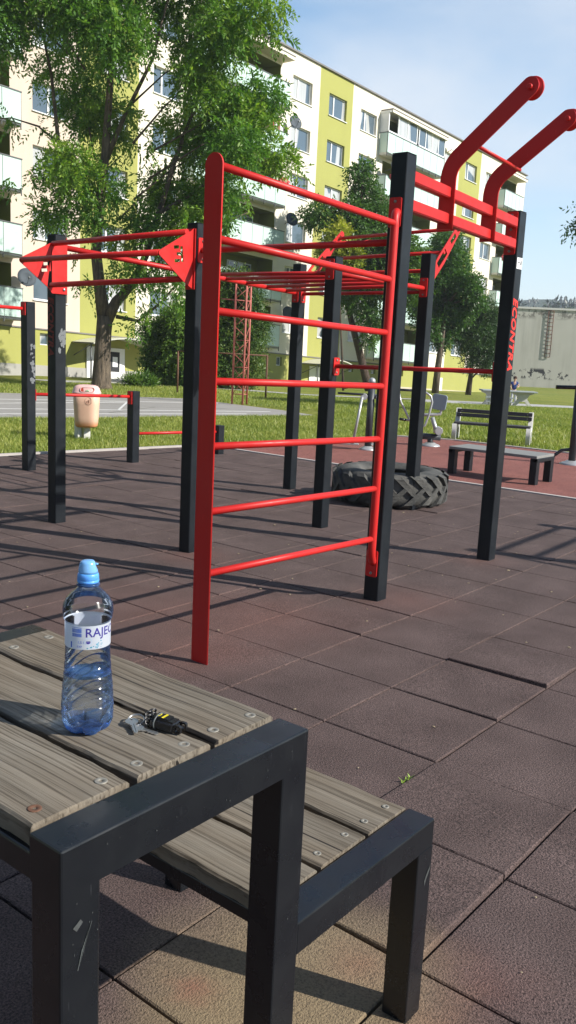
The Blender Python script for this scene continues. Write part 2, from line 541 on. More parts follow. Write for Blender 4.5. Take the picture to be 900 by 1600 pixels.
# rubber tiles: every joint is real, every tile lies a little differently
def tiles():
    bm = bmesh.new()
    x0, y0, s = .20, .89, .5
    sy = .505
    r = random.Random(5)
    for i in range(-6, 18):
        for j in range(-9, 21):
            xa, xb = x0 + i * s, x0 + (i + 1) * s
            ya, yb = y0 + j * sy, y0 + (j + 1) * sy
            gx = .0022 + r.random() * .0016; gy = .0022 + r.random() * .0016
            if j % 2 == 0: gy += .0012
            if i % 2 == 1: gx += .0012
            dz = r.uniform(-.002, .002)
            cz = [dz * .5 + r.uniform(-.0013, .0013) for _ in range(4)]
            if r.random() < .22: cz[r.randrange(4)] += .006
            if (i, j) == (7, 1): cz = [.018, .004, .0, .012]
            if (i, j) == (3, 0): cz = [.014, .014, .012, .004]
            if (i, j) == (4, 0): cz = [.012, .004, .006, .013]
            c = .0035
            pts = [(xa + gx, ya + gy), (xb - gx, ya + gy), (xb - gx, yb - gy), (xa + gx, yb - gy)]
            inn = [(xa + gx + c, ya + gy + c), (xb - gx - c, ya + gy + c), (xb - gx - c, yb - gy - c), (xa + gx + c, yb - gy - c)]
            top = [bm.verts.new((p[0], p[1], cz[k])) for k, p in enumerate(inn)]
            mid = [bm.verts.new((p[0], p[1], cz[k] - .0035)) for k, p in enumerate(pts)]
            bot = [bm.verts.new((p[0], p[1], -.028)) for p in pts]
            bm.faces.new(top)
            for k in range(4):
                l = (k + 1) % 4
                bm.faces.new((mid[k], mid[l], top[l], top[k]))
                bm.faces.new((bot[k], bot[l], mid[l], mid[k]))
    n = Vector((.59, 3.9, 0)).normalized()
    bmesh.ops.bisect_plane(bm, geom=bm.verts[:] + bm.edges[:] + bm.faces[:], plane_co=(6.13, 9.28, 0), plane_no=n, clear_outer=True)
    tag(finish('rubber_tile_paving', bm, M['rubber']), kind='structure')
    poly_sheet('paving_bed', [(-3, -4), (9.2, -4), (9.2, 8.7), (-3, 10.5)], -.026, M['dark_inside'])
tiles()

def strip(name, a, b, wdt, z0, z1, mat):
    a = Vector((a[0], a[1], 0)); b = Vector((b[0], b[1], 0)); d = (b - a).normalized(); n = Vector((-d.y, d.x, 0)) * wdt / 2
    bm = bmesh.new()
    lo = [bm.verts.new(p + Vector((0, 0, z0))) for p in (a + n, b + n, b - n, a - n)]
    hi = [bm.verts.new(p + Vector((0, 0, z1))) for p in (a + n, b + n, b - n, a - n)]
    bm.faces.new(hi)
    for k in range(4): bm.faces.new((lo[k], lo[(k + 1) % 4], hi[(k + 1) % 4], hi[k]))
    bmesh.ops.recalc_face_normals(bm, faces=bm.faces)
    return tag(finish(name, bm, mat), kind='structure')
strip('kerb_strip', (-3, 10.74), (9.2, 8.88), .07, -.05, .02, M['kerb'])
strip('kerb_strip', (9.24, -4), (9.24, 8.87), .06, -.05, .012, M['kerb'])
strip('kerb_strip', (9.28, 8.87), (11.0, 8.56), .07, -.05, .02, M['kerb'])
strip('kerb_strip', (11.0, 8.56), (13.35, 8.25), .07, -.05, .02, M['kerb'])
strip('kerb_strip', (13.37, 8.25), (13.80, 7.3), .07, -.05, .02, M['kerb'])
strip('kerb_strip', (13.80, 7.3), (13.82, -4), .07, -.05, .02, M['kerb'])
poly_sheet('red_rubber_surface', [(9.28, -4), (13.78, -4), (13.76, 7.3), (13.33, 8.2), (11.0, 8.5), (9.28, 8.8)], .004, M['rubber_red'], thick=.03)
poly_sheet('sports_court', [(-2, 16.4), (9.0, 13.75), (10.7, 13.15), (13.2, 12.65), (15.9, 11.9), (16.3, 13.2), (16.9, 16.9), (15.0, 18.3), (12.94, 19.7), (2, 27)], -.012, M['asphalt'])
def line(a, b, wd=.05):
    strip('court_line', a, b, wd, -.011, -.007, M['line'])
line((4, 18.2), (15.6, 13.0)); line((6, 20.5), (16.4, 15.4), .06); line((9.5, 15.3), (12.5, 19.6)); line((12.3, 14.4), (15.5, 17.6)); line((3, 16.6), (14.5, 12.75))
line((9.6, 16.9), (14.2, 16.2), .04)
poly_sheet('entrance_path', [(18.2, 24.3), (19.9, 23.3), (22.9, 21.9), (24.4, 18.6), (30, 17.2), (30, 17.9), (25.2, 19.3), (24.2, 22.8), (26, 28.2), (22.5, 28.2), (20.2, 24.6), (18, 26)], -.02, M['path'], follow=True)
poly_sheet('far_footpath', [(26.5, 16.0), (35.3, 13.3), (47, 9.5), (50, 10.3), (41, 13.8), (30.5, 17.6)], -.02, M['path'], follow=True)

# grass tufts on the nearer lawns: real blades
def grass_mesh(name, pts, h, wdt, tintlo=0, tinthi=1):
    n = len(pts)
    pts = np.array(pts)
    a = rng.uniform(0, 2 * np.pi, n); hh = h * rng.uniform(.45, 1.2, n); lean = rng.normal(0, .45, (n, 2)) * hh[:, None]
    dx = np.cos(a) * wdt / 2; dy = np.sin(a) * wdt / 2
    V = np.zeros((n, 3, 3))
    V[:, 0] = pts + np.stack([dx, dy, np.zeros(n)], 1)
    V[:, 1] = pts - np.stack([dx, dy, np.zeros(n)], 1)
    V[:, 2] = pts + np.stack([lean[:, 0], lean[:, 1], hh], 1)
    me = bpy.data.meshes.new(name)
    me.vertices.add(n * 3); me.vertices.foreach_set('co', V.reshape(-1))
    me.loops.add(n * 3); me.loops.foreach_set('vertex_index', np.arange(n * 3))
    me.polygons.add(n); me.polygons.foreach_set('loop_start', np.arange(0, n * 3, 3)); me.polygons.foreach_set('loop_total', np.full(n, 3))
    me.update()
    at = me.attributes.new('tint', 'FLOAT', 'POINT')
    patch = np.sin(pts[:, 0] * 1.7) * np.cos(pts[:, 1] * 2.1) * .15
    at.data.foreach_set('value', np.repeat(np.clip(rng.normal(.5, .25, n) + patch, 0, 1), 3))
    return link(name, me, M['grass'])
def in_poly(x, y, P):
    c = np.zeros(len(x), bool); j = len(P) - 1
    for i in range(len(P)):
        xi, yi = P[i]; xj, yj = P[j]
        c ^= ((yi > y) != (yj > y)) & (x < (xj - xi) * (y - yi) / (yj - yi + 1e-12) + xi); j = i
    return c
def scatter(P, n):
    P = np.array(P); x = rng.uniform(P[:, 0].min(), P[:, 0].max(), n * 2); y = rng.uniform(P[:, 1].min(), P[:, 1].max(), n * 2)
    k = in_poly(x, y, P); x, y = x[k][:n], y[k][:n]
    z = np.array([tz(a) for a in x]) - .04
    return np.stack([x, y, z], 1)
g1 = scatter([(3.8, 9.85), (9.2, 8.98), (11, 8.66), (13.4, 8.35), (14.0, 9), (16.2, 11.7), (13.2, 12.6), (10.7, 13.1), (9, 13.7), (5, 14.6), (2.5, 15.2)], 130000)
g2 = scatter([(13.5, 8.3), (13.9, 7.2), (13.9, 2), (24, 4), (36, 12.5), (26.5, 15.8), (18, 13.8), (16.3, 11.7)], 120000)
g3 = scatter([(16.8, 13), (26.5, 16.2), (24, 18.4), (22.5, 21.7), (18, 24.2), (13.5, 28), (3, 27), (13, 19.8), (17.0, 17)], 60000)
o = grass_mesh('lawn_grass', np.concatenate([g1, g2, g3]), .075, .017)
tag(o, 'short yellow-green grass blades covering the lawns round the court', 'grass', kind='stuff')

# ------------------------------------------------------------------ workout rig
PW = .1
rig = thing('workout_rig', (4.34, 2.74, 0), 'large workout frame of black posts with red wall bars, overhead rungs and dip arms', 'climbing frame')
posts = {'main': (4.34, 2.74, 2.515), 'right': (5.855, 2.765, 2.43), 'a': (4.355, 4.325, 2.225), 'b': (4.26, 5.71, 2.195), 'c': (7.16, 5.66, 2.27), 'd': (5.81, 4.25, 2.165), 'e': (7.19, 4.21, 2.335)}
for k, (x, y, h) in posts.items():
    bm = bmesh.new(); hw = PW / 2
    box(bm, x - hw, x + hw, y - hw, y + hw, -.03, h, .004)
    p = finish('post', bm, M['black'], rig)
    if k == 'main': main_post = p
    bm = bmesh.new(); box(bm, x - hw + .001, x + hw - .001, y - hw + .001, y + hw - .001, h + .0005, h + .004, .0015)
    finish('post_cap', bm, M['black'], p)

def plate_x(name, x, y, z0, z1, wd=.078, side=-1, bolts=None, th=.008):
    """mounting plate on a post face whose normal is +-X; x is the outer face plane of the post"""
    c = x + side * th / 2
    t = curve_mesh([rrect(wd, z1 - z0, .012, 4, y, (z0 + z1) / 2)], th, M_yz(c))
    bm = bmesh.new(); merge(bm, t)
    o = finish(name, bm, M['red'], rig)
    for zb in (bolts or (z0 + .022, z1 - .022)):
        bm = bmesh.new(); lathe(bm, (x + side * th, y, zb), [(.009, 0), (.008, .005), (.003, .007)], 10, axis=(side, 0, 0)); finish('bolt', bm, M['screw'], o)
    return o
def plate_y(name, y, x, z0, z1, wd=.078, side=-1, bolts=None, th=.008):
    c = y + side * th / 2
    t = curve_mesh([rrect(wd, z1 - z0, .012, 4, x, (z0 + z1) / 2)], th, M_xz(c))
    bm = bmesh.new(); merge(bm, t)
    o = finish(name, bm, M['red'], rig)
    for zb in (bolts or (z0 + .022, z1 - .022)):
        bm = bmesh.new(); lathe(bm, (x, y + side * th, zb), [(.009, 0), (.008, .005), (.003, .007)], 10, axis=(0, side, 0)); finish('bolt', bm, M['screw'], o)
    return o

# wall bars: flat red side plate, vertical red tube, seven rungs
arc = [(2.705 + .05 * math.cos(R(a)), 2.185 + .05 * math.sin(R(a))) for a in range(0, 181, 12)]
t = curve_mesh([[(2.755, -.01)] + arc + [(2.655, -.01)]], .008, M_yz(2.814))
bm = bmesh.new(); merge(bm, t); finish('side_plate', bm, M['red'], rig)
RY = 2.705
zl = [2.190, 1.893, 1.592, 1.290, 1.003, .706, .418]; zr = [2.140, 1.843, 1.557, 1.263, .967, .683, .388]
for a, b in zip(zl, zr):
    bm = bmesh.new(); tube(bm, [(2.816, RY, a), (4.225, RY, b)], .0168, 14)
    finish('rung', bm, M['red'], rig)
bm = bmesh.new()
def bend(p0, p1, p2, n=7):
    p0, p1, p2 = map(Vector, (p0, p1, p2))
    return [p0 * (1 - t) ** 2 + p1 * 2 * t * (1 - t) + p2 * t * t for t in [i / n for i in range(n + 1)]]
RX = 4.232
top = bend((4.286, 2.73, 2.205), (4.235, 2.71, 2.205), (RX, RY, 2.13))
botm = bend((RX - .012, RY, .35), (RX - .014, RY + .002, .265), (4.286, 2.735, .235))
tube(bm, top + [(RX - .004, RY, 1.2)] + botm, .0235, 16)
finish('side_tube', bm, M['red'], rig)
plate_x('mounting_plate', 4.29, 2.742, 2.125, 2.285)
plate_x('mounting_plate', 4.29, 2.742, .145, .305)

# dip arms carried by two square rails between the front posts
for (za, zb) in ((2.42, 2.354), (2.266, 2.215)):
    bm = bmesh.new()
    t = bmesh.new(); bmesh.ops.create_cube(t, size=1)
    for v in t.verts:
        x = 4.391 if v.co.x < 0 else 5.797
        zc = za if v.co.x < 0 else zb
        v.co = Vector((x, 2.75 + v.co.y * .056, zc + v.co.z * .062))
    bmesh.ops.bevel(t, geom=t.edges[:], offset=.005, segments=2, affect='EDGES')
    merge(bm, t); finish('square_rail', bm, M['red'], rig)
plate_x('rail_plate', 5.805, 2.77, 2.145, 2.428, .082, bolts=(2.168, 2.26, 2.31, 2.405))
plate_x('rail_plate', 4.39, 2.75, 2.21, 2.49, .082, side=1, bolts=(2.235, 2.32, 2.37, 2.465))
def arm(x, dz, zend, k):
    # centre line in (Y,Z): vertical, bend, then up and out towards -Y
    c = [(2.752, 2.19 + dz), (2.752, 2.465 + dz)]
    b = bend((2.752, 2.465 + dz, 0), (2.752, 2.55 + dz, 0), (2.69, 2.60 + dz, 0), 7)
    c = c[:1] + [(p.x, p.y) for p in b] + [(2.285, zend)]
    hw = .052
    L, Rr = [], []
    for i, p in enumerate(c):
        a = Vector(c[max(i - 1, 0)]); d = (Vector(c[min(i + 1, len(c) - 1)]) - a).normalized(); n = Vector((-d.y, d.x))
        L.append((p[0] + n.x * hw, p[1] + n.y * hw)); Rr.append((p[0] - n.x * hw, p[1] - n.y * hw))
    ex, ez = c[-1]; d = (Vector(c[-1]) - Vector(c[-2])).normalized(); ang = math.atan2(d.y, d.x)
    cap = [(ex + hw * math.cos(ang + R(a)), ez + hw * math.sin(ang + R(a))) for a in range(-80, 81, 16)]
    t = curve_mesh([Rr + cap + L[::-1]], .01, M_yz(x))
    bm = bmesh.new(); merge(bm, t); o = finish('dip_arm', bm, M['red'], rig)
    bm = bmesh.new()
    lathe(bm, (x + .005, ex, ez), [(.018, 0), (.018, .03), (.060, .031), (.064, .034), (.064, .042), (.060, .045)], 28, axis=(1, 0, 0))
    lathe(bm, (x - .005, ex - .006, ez - .006), [(.016, 0), (.016, .02), (.012, .024)], 16, axis=(-1, 0, 0))
    finish('roller_disc', bm, M['red'], o)
arm(4.86, 0, 2.93, 0); arm(5.42, -.005, 2.885, 1)
bm = bmesh.new(); tube(bm, [(4.86, 2.575, 2.645), (5.44, 2.575, 2.617)], .011, 10); finish('cross_tube', bm, M['red'], rig)

# low red bar between post d and the right post
bm = bmesh.new(); tube(bm, [(5.83, 4.19, 1.322), (5.85, 2.83, 1.352)], .017, 12); finish('pull_up_bar', bm, M['red'], rig)
plate_y('mounting_plate', 4.20, 5.84, 1.25, 1.39)
plate_y('mounting_plate', 2.815, 5.85, 1.28, 1.42, side=1)
# bar between post a and the main post
bm = bmesh.new(); tube(bm, [(4.35, 4.27, 2.056), (4.345, 2.795, 2.056)], .0195, 12); finish('pull_up_bar', bm, M['red'], rig)
plate_y('mounting_plate', 4.275, 4.352, 1.975, 2.135)
plate_y('mounting_plate', 2.79, 4.345, 1.975, 2.135, side=1)
# overhead ladder
bm = bmesh.new(); tube(bm, [(4.31, 5.70, 2.115), (7.105, 5.66, 1.992)], .0215, 12); finish('overhead_rail', bm, M['red'], rig)
plate_x('mounting_plate', 7.11, 5.66, 1.90, 2.06)
plate_x('mounting_plate', 4.31, 5.70, 2.04, 2.18, side=1)
bm = bmesh.new(); tube(bm, [(5.865, 4.24, 2.045), (7.13, 4.21, 2.035)], .0205, 12); finish('overhead_rail', bm, M['red'], rig)
plate_x('mounting_plate', 7.14, 4.21, 1.955, 2.125)
plate_x('mounting_plate', 5.76, 4.25, 1.99, 2.15)
for x in (5.82, 6.09, 6.37, 6.66, 6.95):
    bm = bmesh.new(); zz = 2.115 - (x - 4.31) * .044
    tube(bm, [(x, 5.665, zz + .004), (x, 4.23, 2.045)], .0165, 12); finish('overhead_rung', bm, M['red'], rig)
bm = bmesh.new(); tube(bm, [(7.16, 5.60, 1.985), (7.19, 4.26, 2.005)], .017, 12); finish('pull_up_bar', bm, M['red'], rig)
plate_y('mounting_plate', 5.61, 7.165, 1.90, 2.06)

# triangular bracket pair on the left with three tubes
def emblem_holes(cx, cz, s, ang):
    bars = []
    for pts in ([(-.5, .62), (.05, .62), (.05, .38), (-.5, .38)],
                [(-.25, .12), (.18, .12), (.18, .55), (.42, .55), (.42, -.6), (.2, -.6), (.2, -.12), (-.25, -.12)],
                [(-.5, -.38), (.08, -.38), (.08, -.62), (-.5, -.62)]):
        bars.append([(cx + s * (p[0] * math.cos(ang) - p[1] * math.sin(ang)), cz + s * (p[0] * math.sin(ang) + p[1] * math.cos(ang))) for p in pts])
    return bars
# bracket at post a (tip towards -X)
def tri(y, tip, top, bot, holec, s, ang, flange_x):
    tr = .018
    tipc = [(tip[0] + tr * math.cos(R(a)), tip[1] + tr * math.sin(R(a))) for a in range(120, 241, 20)]
    out = [top] + tipc + [bot]
    t = curve_mesh([out] + emblem_holes(holec[0], holec[1], s, ang), .006, M_xz(y))
    bm = bmesh.new(); merge(bm, t)
    return bm
bm = tri(4.30, (4.005, 2.005), (4.262, 2.168), (4.215, 1.842), (4.165, 2.015), .085, .12, 4.3)
quad(bm, (4.262, 4.298, 2.165), (4.302, 4.30, 2.195), (4.302, 4.30, 1.80), (4.215, 4.298, 1.842))
box(bm, 4.298, 4.306, 4.285, 4.37, 1.80, 2.19, .001)
finish('triangle_bracket', bm, M['red'], rig)
bm = tri(5.652, (3.91, 1.98), (4.175, 2.135), (4.13, 1.81), (4.12, 1.975), .09, .12, 4.3)
box(bm, 4.172, 4.312, 5.649, 5.655, 1.765, 2.14, .001)
quad(bm, (4.13, 5.649, 1.81), (4.173, 5.649, 1.81), (4.173, 5.649, 1.77), (4.165, 5.649, 1.772))
o = finish('triangle_bracket', bm, M['red'], rig)
bm = bmesh.new(); lathe(bm, (4.28, 5.648, 1.80), [(.012, 0), (.011, .005), (.004, .008)], 12, axis=(0, -1, 0)); finish('bolt', bm, M['steel'], o)
for (p, q) in (((4.18, 5.66, 2.125), (4.24, 4.32, 2.162)), ((3.912, 5.66, 1.982), (4.0, 4.32, 2.006)), ((4.165, 5.66, 1.826), (4.22, 4.32, 1.862))):
    bm = bmesh.new(); tube(bm, [(p[0], p[1] - .012, p[2]), (q[0], q[1] - .015, q[2])], .0195, 12); finish('grip_tube', bm, M['red'], rig)

# outward sloping slotted brackets on posts c and e with three tubes
def slope_bracket(y, x0, z0, x1, z1):
    d = Vector((x1 - x0, z1 - z0)); L = d.length; d.normalize(); n = Vector((-d.y, d.x))
    def P(a, b): return (x0 + d.x * a + n.x * b, z0 + d.y * a + n.y * b)
    out = [P(0, .05), P(0, -.05), P(L * .35, -.062), P(L, -.035), P(L + .02, 0), P(L, .035), P(L * .3, .058)]
    slots = [[P(L * .22, .03), P(L * .22, -.03), P(L * .5, -.032), P(L * .5, .032)], [P(L * .66, .022), P(L * .66, -.022), P(L * .82, -.02), P(L * .82, .02)],
             [P(L * .88, .015), P(L * .88, -.015), P(L * .95, -.012), P(L * .95, .012)]]
    t = curve_mesh([out] + slots, .008, M_xz(y)); bm = bmesh.new(); merge(bm, t)
    # flange against the post
    box(bm, x0 - .012, x0 - .002, y - .04, y + .04, z0 - .11, z0 + .16, .002)
    finish('sloping_bracket', bm, M['red'], rig)
slope_bracket(4.21, 7.254, 2.14, 7.73, 2.655)
slope_bracket(5.66, 7.224, 2.09, 7.86, 2.655)
for (a, za, b, zb) in ((7.70, 2.625, 7.80, 2.60), (7.47, 2.385, 7.53, 2.36), (7.27, 2.20, 7.27, 2.185)):
    bm = bmesh.new(); tube(bm, [(a, 4.212, za), (b, 5.658, zb)], .017, 12); finish('grip_tube', bm, M['red'], rig)

# lettering and stickers on the posts
def text_on(s, size, Mx, mat, parent, name='lettering', **kw):
    t = text_bm(s, size, .0006, **kw)
    bm = bmesh.new(); merge(bm, t, M=Mx)
    return finish(name, bm, mat, parent)
rp = [o for o in rig.children if o.name.startswith('post')]
# on the -Y face of the right post, reading downwards
xw = 5.855; yf = 2.765 - PW / 2 - .0012
def down_M(x, y, z):   # text x -> -Z, text y -> +X, faces -Y
    return Matrix(((0, 1, 0, x), (0, 0, -1, y), (-1, 0, 0, z), (0, 0, 0, 1)))
text_on('ECONTRA', .098, down_M(xw - .036, yf, 1.862), M['red_text'], rig, offset=.0035, shear=.25, spacing=1.12)
# on the -X face of post b, reading downwards: text x -> -Z, text y -> -Y (seen from -X, right is -Y)
xf = 4.26 - PW / 2 - .0012
Mb = Matrix(((0, 0, -1, xf), (0, -1, 0, 5.71 + .032), (-1, 0, 0, 1.745), (0, 0, 0, 1)))
M['red_dull'] = simple('dark_red_lettering', (.18, .014, .014), .5, .2)  # darker, duller red than the lettering on the right post
text_on('ECONTRA', .088, Mb, M['red_dull'], rig, offset=.003, shear=.25, spacing=1.1)
bm = bmesh.new(); box(bm, 5.815, 5.898, yf - .001, yf + .0005, 2.055, 2.13, 0)
stk = finish('sticker', bm, M['white_plastic'], rig)
bm = bmesh.new(); quad(bm, (5.868, yf - .0022, 2.085), (5.884, yf - .0022, 2.078), (5.886, yf - .0022, 2.108), (5.874, yf - .0022, 2.112))
quad(bm, (5.83, yf - .0022, 2.094), (5.857, yf - .0022, 2.094), (5.857, yf - .0022, 2.1), (5.83, yf - .0022, 2.1))
finish('sticker_mark', bm, M['dark_inside'], stk)
# torn sticker remains on post b
def torn(x, y, z0, z1, n, seed, wd=.07):
    r = random.Random(seed); bm = bmesh.new()
    for _ in range(n):
        cx = x + r.uniform(-wd / 2 + .01, wd / 2 - .01); cz = r.uniform(z0, z1); s = r.uniform(.006, .022)
        k = 7; vs = [bm.verts.new((max(x - wd / 2, min(x + wd / 2, cx + s * r.uniform(.4, 1.1) * math.cos(2 * math.pi * i / k))), y, cz + s * r.uniform(.5, 1.6) * math.sin(2 * math.pi * i / k))) for i in range(k)]
        bm.faces.new(vs)
        y -= .00004
    return bm
M['torn'] = simple('torn_sticker_paper', (.15, .16, .165), .8, .6, 120)
finish('torn_sticker', torn(4.27, 5.6588, 1.33, 1.50, 20, 3, .07), M['torn'], rig)

# ------------------------------------------------------------------ second set: lower bars by the kerb
bars = thing('low_bar_set', (5.72, 8.16, 0), 'row of short black posts with thin red bars stepping down, by the pale kerb', 'exercise bars')
for (x, y, h) in ((5.72, 8.16, 1.795), (7.12, 8.06, .855), (8.665, 8.1, .385)):
    bm = bmesh.new(); hw = .054
    box(bm, x - hw, x + hw, y - hw, y + hw, -.03, h, .004); finish('post', bm, M['black'], bars)
bm = bmesh.new(); tube(bm, [(5.66, 8.16, 1.722), (3.9, 8.2, 1.74)], .018, 12); finish('bar', bm, M['red'], bars)
bm = bmesh.new(); box(bm, 5.655, 5.665, 8.12, 8.2, 1.655, 1.785, .002); finish('mounting_plate', bm, M['red'], bars)
bm = bmesh.new(); tube(bm, [(5.776, 8.15, .825), (7.062, 8.06, .79)], .018, 12); finish('bar', bm, M['red'], bars)
bm = bmesh.new(); box(bm, 7.055, 7.065, 8.02, 8.1, .70, .85, .002); finish('mounting_plate', bm, M['red'], bars)
bm = bmesh.new(); box(bm, 5.776, 5.785, 8.11, 8.19, .76, .88, .002); finish('mounting_plate', bm, M['red'], bars)
bm = bmesh.new(); tube(bm, [(7.176, 8.06, .345), (8.61, 8.1, .30)], .018, 12); finish('bar', bm, M['red'], bars)
finish('torn_sticker', torn(5.735, 8.1035, .95, 1.35, 34, 9, .07), M['torn'], bars)
bm = bmesh.new(); box(bm, 3.8, 3.91, 8.15, 8.26, -.03, 1.82, .004); finish('post', bm, M['black'], bars)

# a further bar frame just outside the picture on the right (its shadow crosses the tiles)
fr = thing('pull_up_frame', (7.9, .35, 0), 'black and red bar frame beyond the right edge, casting shadows on the tiles', 'exercise bars')
for (x, y) in ((8.6, -.2), (7.15, -.25), (8.6, -1.7), (7.15, -1.75)):
    bm = bmesh.new(); box(bm, x - .05, x + .05, y - .05, y + .05, -.03, 2.25, .004); finish('post', bm, M['black'], fr)
for (p, q) in (((7.15, -.25, 2.15), (8.6, -.2, 2.15)), ((8.6, -.2, 2.15), (8.6, -1.7, 2.15)), ((7.15, -.25, 2.15), (7.15, -1.75, 2.15)), ((7.15, -1.0, 2.15), (8.6, -1.0, 2.15)), ((7.15, -.25, 1.95), (8.6, -.2, 1.95))):
    bm = bmesh.new(); tube(bm, [p, q], .022, 10); finish('bar', bm, M['red'], fr)

# ------------------------------------------------------------------ table with attached seat
tb = thing('table_with_seat', (.85, 1.18, 0), 'black steel table with grey weathered boards and a lower seat joined to its right side', 'table')
TZ, SZ = .830, .469
X0, X1, X2 = .611, 1.112, 1.590
Y0, Y1 = .812, 1.575
bm = bmesh.new()
def rbox(bm, x0, x1, y0, y1, z0, z1, b=.0035, mode='beam'):
    t = bmesh.new(); bmesh.ops.create_cube(t, size=1.0)
    for v in t.verts: v.co = Vector((x0 + (v.co.x + .5) * (x1 - x0), y0 + (v.co.y + .5) * (y1 - y0), z0 + (v.co.z + .5) * (z1 - z0)))
    def keep(e):
        p, q = e.verts[0].co, e.verts[1].co
        if mode == 'leg': return abs(p.z - q.z) > 1e-6
        return not (abs(p.z - z0) < 1e-6 and abs(q.z - z0) < 1e-6)
    bmesh.ops.bevel(t, geom=[e for e in t.edges if keep(e)], offset=b, segments=2, affect='EDGES', profile=.5)
    merge(bm, t)
rbox(bm, X0, X1, Y0, Y0 + .066, TZ - .066, TZ)                # front beam
rbox(bm, X0, X1 + .0, Y1 - .066, Y1, TZ - .066, TZ)             # far beam
rbox(bm, X0 + .0005, X0 + .045, Y0 + .06, Y1 - .06, TZ - .064, TZ - .0265)     # left rail
rbox(bm, X1 - .045, X1 - .002, Y0 + .06, Y1 - .06, TZ - .066, TZ - .030)     # right rail
finish('table_frame', bm, M['black_table'], tb)
bm = bmesh.new()
rbox(bm, X1 - .002, X2, Y0 + .001, Y0 + .067, SZ - .062, SZ)
rbox(bm, X1 - .002, X2, Y1 - .067, Y1 - .001, SZ - .062, SZ)
rbox(bm, X2 - .042, X2 - .002, Y0 + .06, Y1 - .06, SZ - .062, SZ - .034)
rbox(bm, X1 + .01, X1 + .04, Y0 + .06, Y1 - .06, SZ - .062, SZ - .034)
finish('seat_frame', bm, M['black_table'], tb)
for (x0, x1, h) in ((X0, X0 + .063, TZ - .066), (X1 - .066, X1, TZ - .066), (X2 - .062, X2, SZ - .062)):
    for (ya, yb) in ((Y0, Y0 + .062), (Y1 - .062, Y1)):
        dx, dy = (.03, -.06) if (abs(x1 - X1) < .001 and ya > 1) else (0, 0)
        bm = bmesh.new(); rbox(bm, x0 + dx, x1 + dx, ya + dy, yb + dy, -.01, h, mode='leg'); finish('leg', bm, M['black_table'], tb)

def plank(x0, x1, y0, y1, z1, th, seed, name):
    """board with a slightly uneven, worn outline"""
    r = random.Random(seed)
    bm = bmesh.new(); n = 40
    rows = []
    ph = r.uniform(0, 6)
    for i in range(n + 1):
        y = y0 + (y1 - y0) * i / n
        e0 = .0012 * math.sin(i * .9 + ph) + r.uniform(-.0007, .0007); e1 = .0012 * math.sin(i * .7 + ph * 2) + r.uniform(-.0007, .0007)
        zc = .0008 * math.sin(i * .35 + ph)
        xa, xb = x0 + e0, x1 + e1
        prof = [(xa, z1 - th), (xa, z1 - .004 + zc), (xa + .004, z1 + zc), (xa + (xb - xa) * .33, z1 + .0006 + zc), (xa + (xb - xa) * .66, z1 + .0006 + zc), (xb - .004, z1 + zc), (xb, z1 - .004 + zc), (xb, z1 - th)]
        rows.append([bm.verts.new((px, y + r.uniform(-.001, .001) * (i in (0, n)), pz)) for px, pz in prof])
    for i in range(n):
        for k in range(len(rows[0]) - 1):
            bm.faces.new((rows[i][k], rows[i][k + 1], rows[i + 1][k + 1], rows[i + 1][k]))
    bm.faces.new(rows[0]); bm.faces.new(rows[-1][::-1])
    bmesh.ops.recalc_face_normals(bm, faces=bm.faces)
    return finish(name, bm, M['wood'], tb)
def screw(x, y, z, parent, rusty=False, r=.0095):
    bm = bmesh.new()
    lathe(bm, (x, y, z), [(r, -.002), (r, .0001), (r * .93, .0004), (r * .36, .0002), (r * .28, -.0025), (0.0001, -.0025)], 18)
    finish('screw', bm, M['rust'] if rusty else M['screw'], parent)
T = [(.619, .784), (.797, .948), (.961, 1.104)]
for i, (a, b) in enumerate(T):
    p = plank(a, b, .884, 1.505, TZ + .0045, .03, 20 + i, 'table_board')
    for (dx, dy) in ((.027, .03), (b - a - .03, .026)):
        screw(a + dx, .884 + dy, TZ + .0056, p, rusty=(i == 0 and dx < .03))
        screw(a + dx, 1.505 - dy - .012, TZ + .0056, p)
Sx = [(1.118, 1.262), (1.274, 1.428), (1.440, 1.583)]
for i, (a, b) in enumerate(Sx):
    p = plank(a, b, .884, 1.505, SZ + .002, .032, 40 + i, 'seat_board')
    for dx in (.03, b - a - .03):
        screw(a + dx, .884 + .032, SZ + .0032, p, r=.008); screw(a + dx, 1.505 - .04, SZ + .0032, p, r=.008)
